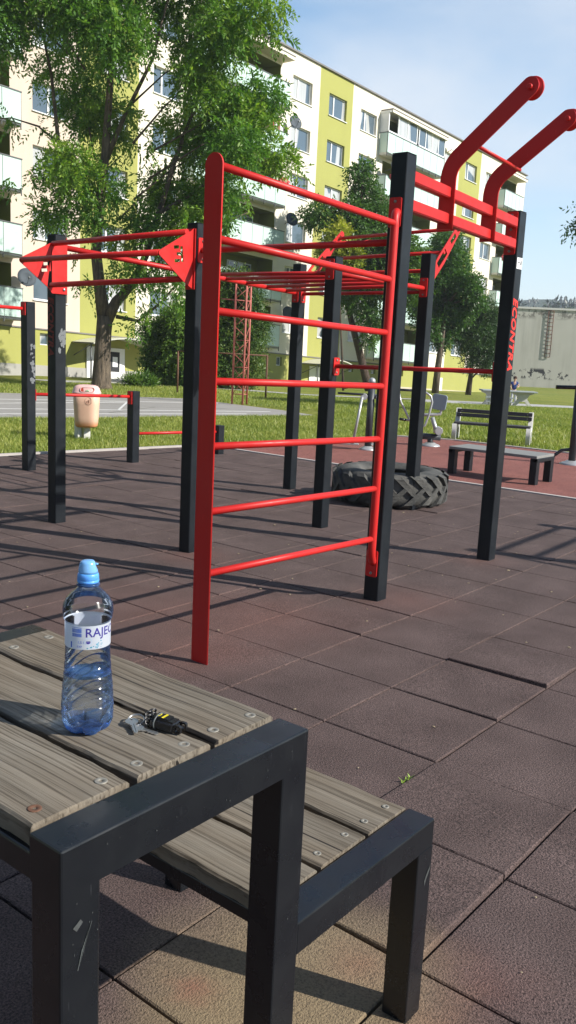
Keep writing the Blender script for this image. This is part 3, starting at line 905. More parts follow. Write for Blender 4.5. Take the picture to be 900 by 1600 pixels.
# scratches through the paint of the frame
def chips():
    r = random.Random(8); bm = bmesh.new()
    def chip(P, u, v, n, smax):
        P = Vector(P); k = 6
        vs = [bm.verts.new(P + u * (smax * r.uniform(.3, 1) * math.cos(2 * math.pi * i / k) * r.uniform(.5, 1)) + v * (smax * r.uniform(.3, 1) * math.sin(2 * math.pi * i / k))) for i in range(k)]
        bm.faces.new(vs)
    X, Y, Z = Vector((1, 0, 0)), Vector((0, 1, 0)), Vector((0, 0, 1))
    yf_ = Y0 - .0011
    for _ in range(22): chip((r.uniform(X0 + .02, X1 - .02), yf_, TZ - r.uniform(.008, .055)), X, Z, 0, r.uniform(.0006, .0022))
    for _ in range(12): chip((r.uniform(X0 + .02, X1 - .02), Y0 + .004 + r.uniform(0, .001), TZ + .0004 - .0), X, Y, 0, r.uniform(.0006, .0014))
    for _ in range(14): chip((r.uniform(X1 + .02, X2 - .02), Y0 + .0004, SZ - r.uniform(.008, .05)), X, Z, 0, r.uniform(.0006, .0018))
    for _ in range(12): chip((r.uniform(X1 - .06, X1 - .006), yf_, r.uniform(.35, .76)), X, Z, 0, r.uniform(.0008, .002))
    for _ in range(12): chip((r.uniform(X0 + .006, X0 + .06), yf_, r.uniform(.5, .76)), X, Z, 0, r.uniform(.0008, .002))
    # slanted bare patch on the seat leg
    a = X2 - .054
    bm.faces.new([bm.verts.new(p) for p in ((a + .024, yf_, .335), (a + .030, yf_, .345), (a + .046, yf_, .365), (a + .044, yf_, .352), (a + .034, yf_, .338), (a + .026, yf_, .322))])
    bm.faces.new([bm.verts.new(p) for p in ((X0 + .018, yf_, .716), (X0 + .03, yf_, .724), (X0 + .034, yf_, .718), (X0 + .024, yf_, .709))])
    tag(finish('paint_chips', bm, simple('bare_chipped_metal', (.05, .055, .055), .6, .5, 150), tb), kind='stuff')
    # pale rub mark: thin strokes
    bm = bmesh.new()
    for i in range(9):
        x = X0 + .026 + i * .0019; z = .652 + i * .0052
        t0 = Vector((x, yf_, z)); t1 = Vector((x + .007, yf_, z + .028 - i * .0012))
        n = Vector((.0006, 0, 0))
        bm.faces.new([bm.verts.new(p) for p in (t0 - n, t0 + n, t1 + n * .5, t1 - n * .5)])
    finish('rub_mark', bm, simple('pale_rub_mark', (.075, .085, .085), .6, .2), tb)
chips()

# ------------------------------------------------------------------ water bottle
BX, BY = .851, 1.062
BZ = TZ + .0056
bt = thing('water_bottle', (BX, BY, BZ), 'clear blue-tinted plastic water bottle, half full, with white label and blue sports cap', 'bottle')
def shell_mat(name, tint, edge, sc0=.02, sc1=.32):
    m, nt, b = nm(name)
    out = nt.nodes['Material Output']
    lw = nt.nodes.new('ShaderNodeLayerWeight'); lw.inputs['Blend'].default_value = .42
    tr = nt.nodes.new('ShaderNodeBsdfTransparent')
    c = mix(nt, ramp(nt, lw.outputs['Facing'], [(.25, 0), (.95, 1)]), tint, edge); nt.links.new(c, tr.inputs[0])
    gl = nt.nodes.new('ShaderNodeBsdfGlossy'); gl.inputs['Roughness'].default_value = .10
    fr_ = nt.nodes.new('ShaderNodeFresnel'); fr_.inputs['IOR'].default_value = 1.55
    mx = nt.nodes.new('ShaderNodeMixShader'); nt.links.new(fr_.outputs[0], mx.inputs[0])
    df = nt.nodes.new('ShaderNodeBsdfTranslucent'); df.inputs[0].default_value = (.25, .5, 1, 1); d2 = nt.nodes.new('ShaderNodeBsdfDiffuse'); d2.inputs[0].default_value = (.15, .38, 1, 1)
    m3 = nt.nodes.new('ShaderNodeMixShader'); m3.inputs[0].default_value = .5; nt.links.new(df.outputs[0], m3.inputs[1]); nt.links.new(d2.outputs[0], m3.inputs[2])
    m4 = nt.nodes.new('ShaderNodeMixShader'); nt.links.new(ramp(nt, lw.outputs['Facing'], [(.35, sc0), (.95, sc1)]), m4.inputs[0]); nt.links.new(tr.outputs[0], m4.inputs[1]); nt.links.new(m3.outputs[0], m4.inputs[2])
    nt.links.new(m4.outputs[0], mx.inputs[1]); nt.links.new(gl.outputs[0], mx.inputs[2]); nt.links.new(mx.outputs[0], out.inputs[0])
    return m
M['pet'] = shell_mat('blue_tinted_pet', (.97, .98, 1.0), (.66, .78, 1.0), .0, .20)
M['pet_blue'] = shell_mat('thick_blue_pet', (.40, .62, 1.0), (.12, .32, 1.0), .22, .6)
def water_mat():
    m, nt, b = nm('water')
    b.inputs['Base Color'].default_value = (.86, .93, 1, 1); b.inputs['Transmission Weight'].default_value = 1
    b.inputs['IOR'].default_value = 1.33; b.inputs['Roughness'].default_value = 0
    out = nt.nodes['Material Output']
    tr = nt.nodes.new('ShaderNodeBsdfTransparent'); tr.inputs[0].default_value = (.88, .93, .99, 1)
    mx = nt.nodes.new('ShaderNodeMixShader'); mx.inputs[0].default_value = .35
    nt.links.new(tr.outputs[0], mx.inputs[1]); nt.links.new(b.outputs[0], mx.inputs[2]); nt.links.new(mx.outputs[0], out.inputs[0])
    return m
M['water'] = water_mat()
def bottle_r(h):
    P = [(0, .028), (.006, .0355), (.018, .0405), (.045, .0412), (.075, .0395), (.105, .0368), (.13, .0352), (.142, .0348), (.186, .0348), (.192, .0378), (.203, .0392), (.214, .0382), (.225, .0330), (.2355, .0235), (.2425, .0158), (.246, .0140), (.252, .0138)]
    for (a, ra), (b, rb) in zip(P, P[1:]):
        if h <= b:
            t = (h - a) / (b - a); return ra + (rb - ra) * t
    return P[-1][1]
def ridge(h, t):
    if not (.030 < h < .135): return 0.0
    env = min(1, (h - .030) / .012, (.135 - h) / .012)
    ph = (h - .016 * math.sin(t + 2.2) - .005 * math.sin(2 * t)) / .0165
    x = (ph % 1.0)
    return -.0019 * env * math.exp(-((x - .5) / .12) ** 2)
def foot(r, h, t):
    if h > .03: return r
    k = (1 - h / .03)
    return r * (1 - .30 * k * (0.5 + .5 * math.cos(5 * t + .6)) ** 4)
def prof_f(r, h, t): return foot(bottle_r(h) + ridge(h, t), h, t)
bm = bmesh.new()
hs = [i * .252 / 168 for i in range(169)]
lathe(bm, (BX, BY, BZ + .0005), [(bottle_r(h), h) for h in hs], 120, rfun=prof_f, closed=True)
for f in bm.faces:
    if f.calc_center_median().z < BZ + .0165: f.material_index = 1
finish('bottle_body', bm, [M['pet'], M['pet_blue']], bt, smooth=True)
bm = bmesh.new()
WL = .098
hs2 = [.004 + (WL - .004) * i / 80 for i in range(81)]
lathe(bm, (BX, BY, BZ + .0005), [(bottle_r(h), h) for h in hs2], 96, rfun=lambda r, h, t: prof_f(r, h, t) - .0009)
M['surf'] = shell_mat('water_surface', (.38, .62, 1.0), (.2, .45, 1.0), .15, .55)  # blue reflection at the water's surface put into its colour
for f in bm.faces:
    if f.calc_center_median().z > BZ + WL - .0002 and abs(f.normal.z if f.normal.length else 1) >= 0 and len(f.verts) > 10: f.material_index = 1
finish('water', bm, [M['water'], M['surf']], bt, smooth=False)
# pushed-up base seen through the water
bm = bmesh.new(); lathe(bm, (BX, BY, BZ), [(.031, .0012), (.024, .0050), (.014, .0085), (.005, .0105), (.0002, .011)], 60, rfun=lambda r, h, t: r * (1 - .25 * (.5 + .5 * math.cos(5 * t + .6)) ** 2 * (1 if r > .01 else 0)), closed=True)
finish('base_dome', bm, M['pet_blue'], bt, smooth=True)
# neck ring and cap
bm = bmesh.new(); lathe(bm, (BX, BY, BZ), [(.0138, .2445), (.0178, .246), (.0178, .249), (.0138, .2505)], 40); finish('neck_ring', bm, M['pet_blue'], bt)
m, nt_, b = nm('blue_cap_plastic'); b.inputs['Base Color'].default_value = (.10, .33, .80, 1); b.inputs['Roughness'].default_value = .3
b.inputs['Subsurface Weight'].default_value = .3; b.inputs['Subsurface Radius'].default_value = (.002, .004, .008); b.inputs['Subsurface Scale'].default_value = 1.0
M['cap'] = m
bm = bmesh.new()
def capr(r, h, t): return r + (.0004 * math.cos(44 * t) if .2515 < h < .263 else 0)
CAPP = [(.0160, .2505), (.0166, .2515), (.0166, .2545), (.0158, .2552), (.0164, .2560), (.0163, .2635), (.0150, .2665)]
lathe(bm, (BX, BY, BZ), CAPP, 88, rfun=capr); finish('screw_cap', bm, M['cap'], bt)
m, nt_, b = nm('pale_blue_cap_lid'); b.inputs['Base Color'].default_value = (.22, .50, .88, 1); b.inputs['Roughness'].default_value = .22; b.inputs['Transmission Weight'].default_value = .25
M['lid'] = m
bm = bmesh.new()
lathe(bm, (BX, BY, BZ), [(.0150, .2667), (.0149, .270), (.0142, .276), (.0130, .2812), (.0122, .2838), (.0100, .2858), (.005, .2868), (.0001, .287)], 48,
      rfun=lambda r, h, t: r * (1 - .16 * max(0, math.cos(t - (yaw - math.pi / 2 + .3))) ** 6 * (1 if h > .27 and h < .286 else 0)))
d_ = Rh * .0128
box(bm, BX + d_.x - .0025, BX + d_.x + .0025, BY + d_.y - .003, BY + d_.y + .003, BZ + .2795, BZ + .2825, .0012)
finish('flip_lid', bm, M['lid'], bt)
# label: thin sleeve round the waist, printing follows the curve
def label_mat():
    m, nt, b = nm('label_paper')
    nt.links.new(mix(nt, noise(nt, world_coord(nt), 60), (.80, .84, .90), (.86, .89, .94)), b.inputs['Base Color'])
    b.inputs['Roughness'].default_value = .35
    tr = nt.nodes.new('ShaderNodeBsdfTranslucent'); tr.inputs[0].default_value = (.75, .86, 1, 1)
    mx = nt.nodes.new('ShaderNodeMixShader'); mx.inputs[0].default_value = .45
    nt.links.new(b.outputs[0], mx.inputs[1]); nt.links.new(tr.outputs[0], mx.inputs[2])
    tp = nt.nodes.new('ShaderNodeBsdfTransparent'); tp.inputs[0].default_value = (.8, .9, 1, 1); m5 = nt.nodes.new('ShaderNodeMixShader'); m5.inputs[0].default_value = .2
    nt.links.new(mx.outputs[0], m5.inputs[1]); nt.links.new(tp.outputs[0], m5.inputs[2]); nt.links.new(m5.outputs[0], nt.nodes['Material Output'].inputs[0])
    return m
LR = .0353; LZ0, LZ1 = .1485, .190
bm = bmesh.new()
lathe(bm, (BX, BY, BZ), [(LR, LZ0), (LR, LZ1)], 120, closed=True)
lab = finish('label', bm, label_mat(), bt, smooth=True)
def wrap(t, a0, h0, r):
    """flat drawing (x right, y up) on the cylinder; a0 = angle offset to the viewer's right of the front (rad)"""
    base = math.atan2(-BY, -BX)
    for v in t.verts:
        a = base + a0 + v.co.x / LR
        rr = r + v.co.z
        v.co = Vector((BX + rr * math.cos(a), BY + rr * math.sin(a), BZ + h0 + v.co.y))
def ink(name, cols): return simple(name, cols, .5, .02)
navy = ink('navy_ink', (.03, .02, .22)); blue = ink('blue_ink', (.05, .13, .55)); teal = ink('teal_ink', (.02, .28, .42)); pale = ink('pale_blue_ink', (.45, .62, .85))
bm = bmesh.new()
t = text_bm('RAJEC', .0185, .00005, offset=.0002, spacing=1.02)
bmesh.ops.scale(t, vec=(1.05, 1.1, 1), verts=t.verts)
wrap(t, -.12, .1695, LR + .0002); merge(bm, t); finish('label_lettering', bm, navy, lab)
def flat(bm, pts, a0, h0, z=.0):
    t = bmesh.new(); n = 8
    t.faces.new([t.verts.new((p[0], p[1], z)) for p in pts]); wrap(t, a0, h0, LR + .0002); merge(bm, t)
def disc(cx, cy, r, n=18, a0=0, a1=360): return [(cx + r * math.cos(R(a0 + (a1 - a0) * i / n)), cy + r * math.sin(R(a0 + (a1 - a0) * i / n))) for i in range(n if a1 - a0 >= 360 else n + 1)]
bm = bmesh.new()
for i in range(14):
    if i % 7 != 5:
        y = .1695 + i * .00112
        for s in range(5):
            flat(bm, [(s * .0032, 0), ((s + 1) * .0032, 0), ((s + 1) * .0032, .0008), (s * .0032, .0008)], -.72, y)
t = text_bm('1,5 l', .0058, .00003); wrap(t, -.45, .1585, LR + .0002); merge(bm, t)
t = text_bm('EXP', .0048, .00003); wrap(t, -.48, .1518, LR + .0002); merge(bm, t)
flat(bm, [(0, 0), (.0025, 0), (.0025, .010), (0, .010)], -.80, .1505)
finish('label_barcode', bm, blue, lab)
bm = bmesh.new()
flat(bm, disc(0, 0, .0034, 14, 180, 360), .02, .1615)
flat(bm, [(-.0034, .0005), (.0034, .0005), (.003, .0014), (-.003, .0014)], .02, .1615)
finish('label_emblem', bm, navy, lab)
bm = bmesh.new()
o_, i_ = disc(0, 0, .0058, 24), disc(0, 0, .0053, 24)
for k in range(24): flat(bm, [o_[k], o_[(k + 1) % 24], i_[(k + 1) % 24], i_[k]], .02, .1620, .0)
finish('label_ring', bm, pale, lab)
bm = bmesh.new(); r = random.Random(3)
for i in range(34):
    x = r.uniform(0, .026); y = .1502 + (x / .026) ** 1.5 * .008 * r.uniform(0, 1.6) + r.uniform(0, .002)
    flat(bm, disc(0, 0, r.uniform(.0004, .001), 8), -.05 + x / LR, y)
finish('label_dots', bm, teal, lab)

bt.scale = (1, 1, .966)

# ------------------------------------------------------------------ keys and fob
KZ = BZ
M['key'] = simple('nickel_key', (.5, .5, .49), .3, .1, 80, metallic=.85)
M['blackplastic'] = simple('black_glossy_plastic', (.012, .012, .013), .25, .2, 30)
M['yellow'] = simple('yellow_print', (.75, .62, .02), .45, .05)
kt = thing('key_bundle', (.90, .99, KZ), 'two silver keys on a ring with a bulky black fob marked in yellow', 'keys')
def key(px, py, ang, seed, tilt=0.0, z=.0012):
    pts = []
    # bow (rounded), shaft with bitting; key points to +x
    for a in range(35, 326, 15): pts.append((-.011 + .0105 * math.cos(R(a)), .0105 * math.sin(R(a))))
    r = random.Random(seed)
    pts.append((0, -.0042)); x = .003
    pts.append((x, -.0042))
    while x < .026:
        pts.append((x, -.0042 + r.uniform(0, .0025))); x += .0026; pts.append((x, -.0042 + r.uniform(0, .0025)))
    pts += [(.029, -.001), (.029, .002), (.026, .0042), (.0, .0042)]
    hole = disc(-.016, 0, .0022, 12)
    t = curve_mesh([pts, hole], .002, Matrix.Translation((px, py, KZ + z)) @ Matrix.Rotation(ang, 4, 'Z') @ Matrix.Rotation(tilt, 4, 'Y'), )
    bm = bmesh.new(); merge(bm, t)
    k = finish('key', bm, M['key'], kt)
    bm = bmesh.new()
    t = bmesh.new(); bmesh.ops.create_cube(t, size=1)
    for v in t.verts: v.co = Vector((.0135 + v.co.x * .027, .0012 + v.co.y * .0012, .0012 + v.co.z * .0006))
    merge(bm, t, M=Matrix.Translation((px, py, KZ + z)) @ Matrix.Rotation(ang, 4, 'Z') @ Matrix.Rotation(tilt, 4, 'Y'))
    finish('key_groove', bm, M['metal_dark'], k)
va = lambda dx, dy: Vector((.905, .985, 0)) + Rh * dx + Fh * dy
p = va(-.022, .012); key(p.x, p.y, math.atan2((-Fh + Rh * .35).y, (-Fh + Rh * .35).x), 2, .05, .006)
p = va(-.004, .004); key(p.x, p.y, math.atan2((-Fh * .5 + Rh).y, (-Fh * .5 + Rh).x), 5, .02, .002)
bm = bmesh.new()
c = va(-.020, .028)
for rr, zz in ((.0135, .006), (.0133, .0075)):
    ring = [(c.x + rr * math.cos(R(a)), c.y + rr * math.sin(R(a)), KZ + zz + .004 * math.sin(R(a + 60))) for a in range(0, 361, 12)]
    tube(bm, ring, .0008, 6)
finish('key_ring', bm, M['key'], kt)
# fob body: stubby rounded block with end loops and a rolled strap
bm = bmesh.new()
fa = math.atan2((Rh * .80 - Fh * .42).y, (Rh * .80 - Fh * .42).x)
fc = va(.030, .016)
FM = Matrix.Translation((fc.x, fc.y, KZ)) @ Matrix.Rotation(fa, 4, 'Z')
t = bmesh.new(); bmesh.ops.create_cube(t, size=1)
for v in t.verts: v.co = Vector((v.co.x * .050, v.co.y * (.027 if v.co.z > 0 else .031), .0095 + v.co.z * .018))
bmesh.ops.bevel(t, geom=t.edges[:], offset=.0045, segments=3, affect='EDGES')
merge(bm, t, M=FM)
for y in (-.008, .008):
    t = curve_mesh([rrect(.014, .014, .003, 4, .029, .009), rrect(.008, .008, .002, 3, .030, .009)], .005, Matrix.Translation((0, y, 0)) @ Matrix(((1, 0, 0, 0), (0, 0, -1, 0), (0, 1, 0, 0), (0, 0, 0, 1))))
    merge(bm, t, M=FM)
box2 = bmesh.new(); bmesh.ops.create_cube(box2, size=1)
for v in box2.verts: v.co = Vector((-.004 + v.co.x * .03, v.co.y * .018, .0195 + v.co.z * .003))
bmesh.ops.bevel(box2, geom=box2.edges[:], offset=.001, segments=2, affect='EDGES'); merge(bm, box2, M=FM)
fob = finish('fob', bm, M['blackplastic'], kt, smooth=False)
bm = bmesh.new()
for i in range(7):
    a = i * .9; q = Vector((-.026 - .0025 * (i % 3), -.010 + .0034 * i, .006 + .0045 * (i % 3)))
    ring = [FM @ (q + Vector((.0025 * math.sin(R(s) * 2), .0075 * math.cos(R(s)), .0062 * math.sin(R(s)) + .002))) for s in range(0, 361, 24)]
    tube(bm, ring, .0016, 6)
finish('coiled_strap', bm, M['blackplastic'], kt)
bm = bmesh.new()
ring = [FM @ Vector((-.012, .0165 * math.cos(R(s)), .0098 + .0125 * math.sin(R(s)))) for s in range(0, 361, 15)]
tube(bm, ring, .0013, 6); finish('clip_ring', bm, M['metal_dark'], kt)
bm = bmesh.new()
o_ = [(.0062 * math.cos(R(a)), .0036 * math.sin(R(a))) for a in range(0, 360, 15)]; i_ = [(p[0] * .62, p[1] * .5) for p in o_]
for k in range(24):
    l = (k + 1) % 24
    bm.faces.new([bm.verts.new(FM @ Vector((-.012 + q[1], q[0], .0212))) for q in (o_[k], o_[l], i_[l], i_[k])])
for k in range(4):
    y = -.0078 + k * .0040
    bm.faces.new([bm.verts.new(FM @ Vector(q)) for q in ((-.003, y, .0212), (.0015, y, .0212), (.0015, y + .0034, .0212), (-.003, y + .0034, .0212))])
finish('fob_marking', bm, M['yellow'], fob)

# ------------------------------------------------------------------ tractor tyre
def tyre():
    near = Vector((6.961, 4.315, 0)); d = near.normalized(); Ro = .57; c = near + d * Ro; H = .335
    root = thing('tractor_tyre', (c.x, c.y, 0), 'huge worn tractor tyre lying flat on the rubber tiles behind the posts', 'tyre')
    m, nt, b = nm('weathered_tyre_rubber')
    v = world_coord(nt); n = noise(nt, v, 6, 5, .7)
    nt.links.new(mix(nt, ramp(nt, n, [(.35, 0), (.7, 1)]), (.03, .031, .029), (.105, .10, .088)), b.inputs['Base Color']); b.inputs['Roughness'].default_value = .8
    bump(nt, b, noise(nt, v, 70, 3), .4, .01)
    bm = bmesh.new()
    prof = [(.30, .045), (.34, .012), (.42, .004), (.50, .02), (.535, .05), (.545, .10), (.548, H / 2), (.545, H - .10), (.535, H - .05), (.50, H - .02), (.42, H - .002), (.34, H - .012), (.30, H - .045), (.285, H - .06), (.31, H - .075), (.42, H - .04), (.49, H - .07), (.515, H / 2), (.49, .07), (.42, .03), (.31, .06), (.285, .05), (.30, .045)]
    lathe(bm, (c.x, c.y, .002), prof, 72, closed=True)
    carc = finish('carcass', bm, m, root)
    # chevron lugs
    nl = 19
    bm = bmesh.new()
    for side in (0, 1):
        for k in range(nl):
            a0 = 2 * math.pi * (k + .5 * side) / nl
            secs = []
            for s in range(7):
                u = s / 6
                if side == 0: z = .015 + u * (H * .56)
                else: z = H - .015 - u * (H * .56)
                a = a0 + u * .34
                ro = .552 + .022 * min(1, (1 - abs(2 * (z / H) - 1)) * 4)
                ri = .53
                wv = (.036 + .018 * (1 - u)) / ro
                # shoulder end wraps inwards
                if s == 0: ro = .535
                secs.append([(ri, a - wv, z), (ro, a - wv * .8, z), (ro, a + wv * .8, z), (ri, a + wv, z)])
            vs = [[bm.verts.new((c.x + r_ * math.cos(a_), c.y + r_ * math.sin(a_), .002 + z_)) for (r_, a_, z_) in sec] for sec in secs]
            for s in range(6):
                for q in range(3):
                    bm.faces.new((vs[s][q], vs[s][q + 1], vs[s + 1][q + 1], vs[s + 1][q]))
            bm.faces.new(vs[0]); bm.faces.new(vs[-1][::-1])
            # small side lug on the sidewall top / bottom
            zz = H - .006 if side else .006
    bmesh.ops.recalc_face_normals(bm, faces=bm.faces)
    finish('tread_lugs', bm, m, carc)
tyre()

# ------------------------------------------------------------------ low bench in black and concrete bench behind
lb = thing('low_bench', (10.1, 4.7, 0), 'low backless bench with black legs and thin grey seat on the red rubber', 'bench')
bm = bmesh.new()
box(bm, 9.80, 10.31, 4.10, 5.25, .312, .345, .004)
finish('seat', bm, simple('grey_bench_boards', (.20, .20, .19), .8, .2, 12), lb)
for yy_ in (4.09, 5.19):
    bm = bmesh.new(); box(bm, 9.80, 10.31, yy_, yy_ + .065, .27, .311, .003); finish('seat_frame', bm, M['black'], lb)
for x in (9.80, 10.22):
    for y in (4.095, 5.165):
        bm = bmesh.new(); box(bm, x, x + .09, y, y + .085, 0, .31, .003); finish('leg', bm, M['black'], lb)

def park_bench():
    c = Vector((14.18, 6.78, 0)); u = Vector((.345, -.938, 0)); v = Vector((u.y * -1, u.x, 0)); v = Vector((.938, .345, 0))   # v: towards the back
    rt = thing('park_bench', (c.x, c.y, 0), 'park bench with pale concrete ends and two dark back boards on the grass edge', 'bench')
    def P(a, b, z): return c + u * a + v * b + Vector((0, 0, z))
    prof = [(-.02, 0), (.09, 0), (.11, .18), (.17, .215), (.29, .215), (.33, .18), (.36, 0), (.46, 0), (.44, .25), (.47, .535), (.39, .54), (.33, .285), (-.02, .28)]
    for a in (-.665, .60):
        Mx = Matrix(((v.x, 0, u.x, P(a, 0, 0).x), (v.y, 0, u.y, P(a, 0, 0).y), (0, 1, 0, 0), (0, 0, 0, 1)))
        t = curve_mesh([prof], .075, Mx @ Matrix.Translation((0, 0, 0)))
        bm = bmesh.new(); merge(bm, t); finish('bench_end', bm, M['concrete'], rt)
    bw = simple('dark_bench_boards', (.05, .048, .052), .7, .25, 10)
    Mb = Matrix(((u.x, v.x, 0, c.x), (u.y, v.y, 0, c.y), (0, 0, 1, 0), (0, 0, 0, 1)))
    for (b0, b1, z0, z1, sh) in ((.36, .40, .392, .456, 'backrest_board'), (.375, .415, .463, .53, 'backrest_board'), (.0, .135, .272, .312, 'seat_board'), (.145, .28, .272, .312, 'seat_board')):
        t = bmesh.new(); bmesh.ops.create_cube(t, size=1)
        for w_ in t.verts: w_.co = Vector((w_.co.x * 1.30, (b0 + b1) / 2 + w_.co.y * (b1 - b0), (z0 + z1) / 2 + w_.co.z * (z1 - z0)))
        bmesh.ops.bevel(t, geom=t.edges[:], offset=.004, segments=1, affect='EDGES')
        if sh == 'backrest_board':
            for w_ in t.verts: w_.co.y -= .045
        bm = bmesh.new(); merge(bm, t, M=Mb @ Matrix.Translation((-.03, 0, 0))); o = finish(sh, bm, bw, rt)
        if sh == 'backrest_board':
            for s in (-.6, .54): bm = bmesh.new(); lathe(bm, Mb @ Vector((s, b0 - .045, (z0 + z1) / 2)), [(.008, 0), (.006, .006)], 8, axis=-v); finish('bolt', bm, M['screw'], o)
park_bench()

# ------------------------------------------------------------------ litter bin
def litter_bin():
    b0 = Vector((8.23, 10.48, 0)); S = 1.0
    rt = thing('litter_bin', (b0.x, b0.y, 0), 'faded orange plastic litter bin with a hooded lid on a concrete stub in the grass', 'litter bin')
    m, nt, b = nm('faded_orange_plastic')
    c_ = mix(nt, noise(nt, world_coord(nt), 5, 4), (.70, .40, .27), (.78, .52, .38)); sep = nt.nodes.new('ShaderNodeSeparateXYZ'); g = nt.nodes.new('ShaderNodeNewGeometry')
    nt.links.new(g.outputs['Position'], sep.inputs[0])
    c_ = mix(nt, ramp(nt, sep.outputs[2], [(.16, 1), (.26, 0)]), c_, (.62, .20, .05)); nt.links.new(c_, b.inputs['Base Color']); b.inputs['Roughness'].default_value = .5
    m2 = simple('faded_pink_plastic', (.74, .46, .42), .45, .12, 7)
    bc = loc(b0, .095, 0)
    # body: superellipse section, tapering down
    def body_ring(z, a, d, n=40, p=3.2):
        pts = []
        for k in range(n):
            t = 2 * math.pi * k / n; ct, st = math.cos(t), math.sin(t)
            x = a * math.copysign(abs(ct) ** (2 / p), ct); y = d * math.copysign(abs(st) ** (2 / p), st)
            pts.append(loc(bc, x, z, y))
        return pts
    def skin(name, rings, mat, parent, capb=True, capt=True):
        bm = bmesh.new(); vs = [[bm.verts.new(p) for p in r_] for r_ in rings]
        for i in range(len(vs) - 1):
            for k in range(len(vs[0])):
                f = bm.faces.new((vs[i][k], vs[i][(k + 1) % len(vs[0])], vs[i + 1][(k + 1) % len(vs[0])], vs[i + 1][k])); f.smooth = True
        if capb: bm.faces.new(vs[0][::-1])
        if capt: bm.faces.new(vs[-1])
        bmesh.ops.recalc_face_normals(bm, faces=bm.faces)
        return finish(name, bm, mat, parent)
    body = skin('bin_body', [body_ring(z, a, d) for z, a, d in ((.163, .12, .09), (.17, .145, .11), (.19, .158, .125), (.30, .168, .135), (.50, .180, .15), (.655, .186, .156), (.66, .180, .15))], m, rt)
    bm = bmesh.new()
    rings = [body_ring(z, a, d) for z, a, d in ((.648, .197, .166), (.652, .203, .17), (.672, .203, .17), (.682, .196, .163))]
    lid = skin('lid', rings + [body_ring(z, a, d) for z, a, d in ((.70, .190, .155), (.735, .178, .14), (.762, .155, .12), (.776, .12, .09), (.782, .06, .05))], m2, rt)
    # slot opening on the front: dark rounded patch proud of the hood, with a raised rim and rubbish
    def front(x, z, off): return loc(bc, x, z, -off)
    ocx, ocz = .055, .7145
    pts = rrect(.20, .064, .028, 5, ocx - .01, ocz)
    def surf(x, z): # depth of hood front at height z
        zz = [(.682, .163), (.70, .155), (.735, .14), (.762, .12), (.776, .09)]
        for (a, da), (b2, db) in zip(zz, zz[1:]):
            if z <= b2: d = da + (db - da) * (z - a) / (b2 - a); break
        else: d = .08
        aa = .19
        return d * (1 - min(1, abs(x) / aa) ** 3.2) ** (1 / 3.2)
    bm = bmesh.new(); bm.faces.new([bm.verts.new(front(x, z, surf(x, z) + .005)) for x, z in pts]); finish('opening', bm, simple('bin_inside_red', (.35, .04, .02), .6), lid)
    bm = bmesh.new(); tube(bm, [front(x, z, surf(x, z) + .006) for x, z in pts + pts[:1]], .005, 6); finish('opening_rim', bm, m2, lid)
    bm = bmesh.new()
    for (x, z, r_) in ((.03, .698, .012), (.05, .702, .016), (.068, .697, .011)):
        t = bmesh.new(); bmesh.ops.create_icosphere(t, subdivisions=2, radius=r_); 
        for v in t.verts: v.co *= random.uniform(.8, 1.15)
        merge(bm, t, M=Matrix.Translation(front(x, z, surf(x, z) + .002)))
    finish('rubbish', bm, simple('crumpled_pale_paper', (.35, .5, .3), .7, .4, 80), lid)
    # pictogram: ring with a small figure and a bin
    def bs(x, z): 
        a = .186 - (.655 - z) * .04; d = .156 - (.655 - z) * .045
        return d * (1 - min(1, abs(x) / a) ** 3.2) ** (1 / 3.2) + .0015
    bm = bmesh.new(); cx, cz = .06, .553
    tube(bm, [front(cx + .052 * math.cos(R(a)), cz + .052 * math.sin(R(a)), bs(cx, cz)) for a in range(0, 361, 15)], .0022, 5)
    def pq(pp): bm.faces.new([bm.verts.new(front(cx + x, cz + z, bs(cx, cz) + .001)) for x, z in pp])
    pq([(.003, .005), (.017, .005), (.014, -.012), (.02, -.032), (.013, -.032), (.009, -.016), (.001, -.032), (-.006, -.032), (.003, -.012)]); pq(disc(.010, .014, .007, 10)); pq([(.003, .004), (-.012, .008), (-.012, .003), (.003, -.003)])
    for k in range(4): pq([(-.032 + k * .0062, -.002), (-.029 + k * .0062, -.002), (-.030 + k * .0055, -.030), (-.032 + k * .0055, -.030)])
    finish('pictogram', bm, simple('brown_print', (.22, .08, .05), .6), body)
    # concrete stub + steel post
    bm = bmesh.new(); 
    t = bmesh.new(); bmesh.ops.create_cube(t, size=1)
    for v in t.verts: v.co = Vector((v.co.x * .20, v.co.y * .16, .12 + v.co.z * .31))
    bmesh.ops.bevel(t, geom=t.edges[:], offset=.012, segments=1, affect='EDGES')
    Mr = Matrix(((Rh.x, Fh.x, 0, b0.x), (Rh.y, Fh.y, 0, b0.y), (0, 0, 1, 0), (0, 0, 0, 1)))
    merge(bm, t, M=Mr @ Matrix.Translation((.02, .06, 0)) @ Matrix.Rotation(.5, 4, 'Z'))
    finish('concrete_stub', bm, M['concrete'], rt)
    bm = bmesh.new(); tube(bm, [loc(b0, .05, 0, -.04), loc(b0, .05, .4, -.0)], .02, 10); finish('mounting_post', bm, M['steel'], rt)
litter_bin()

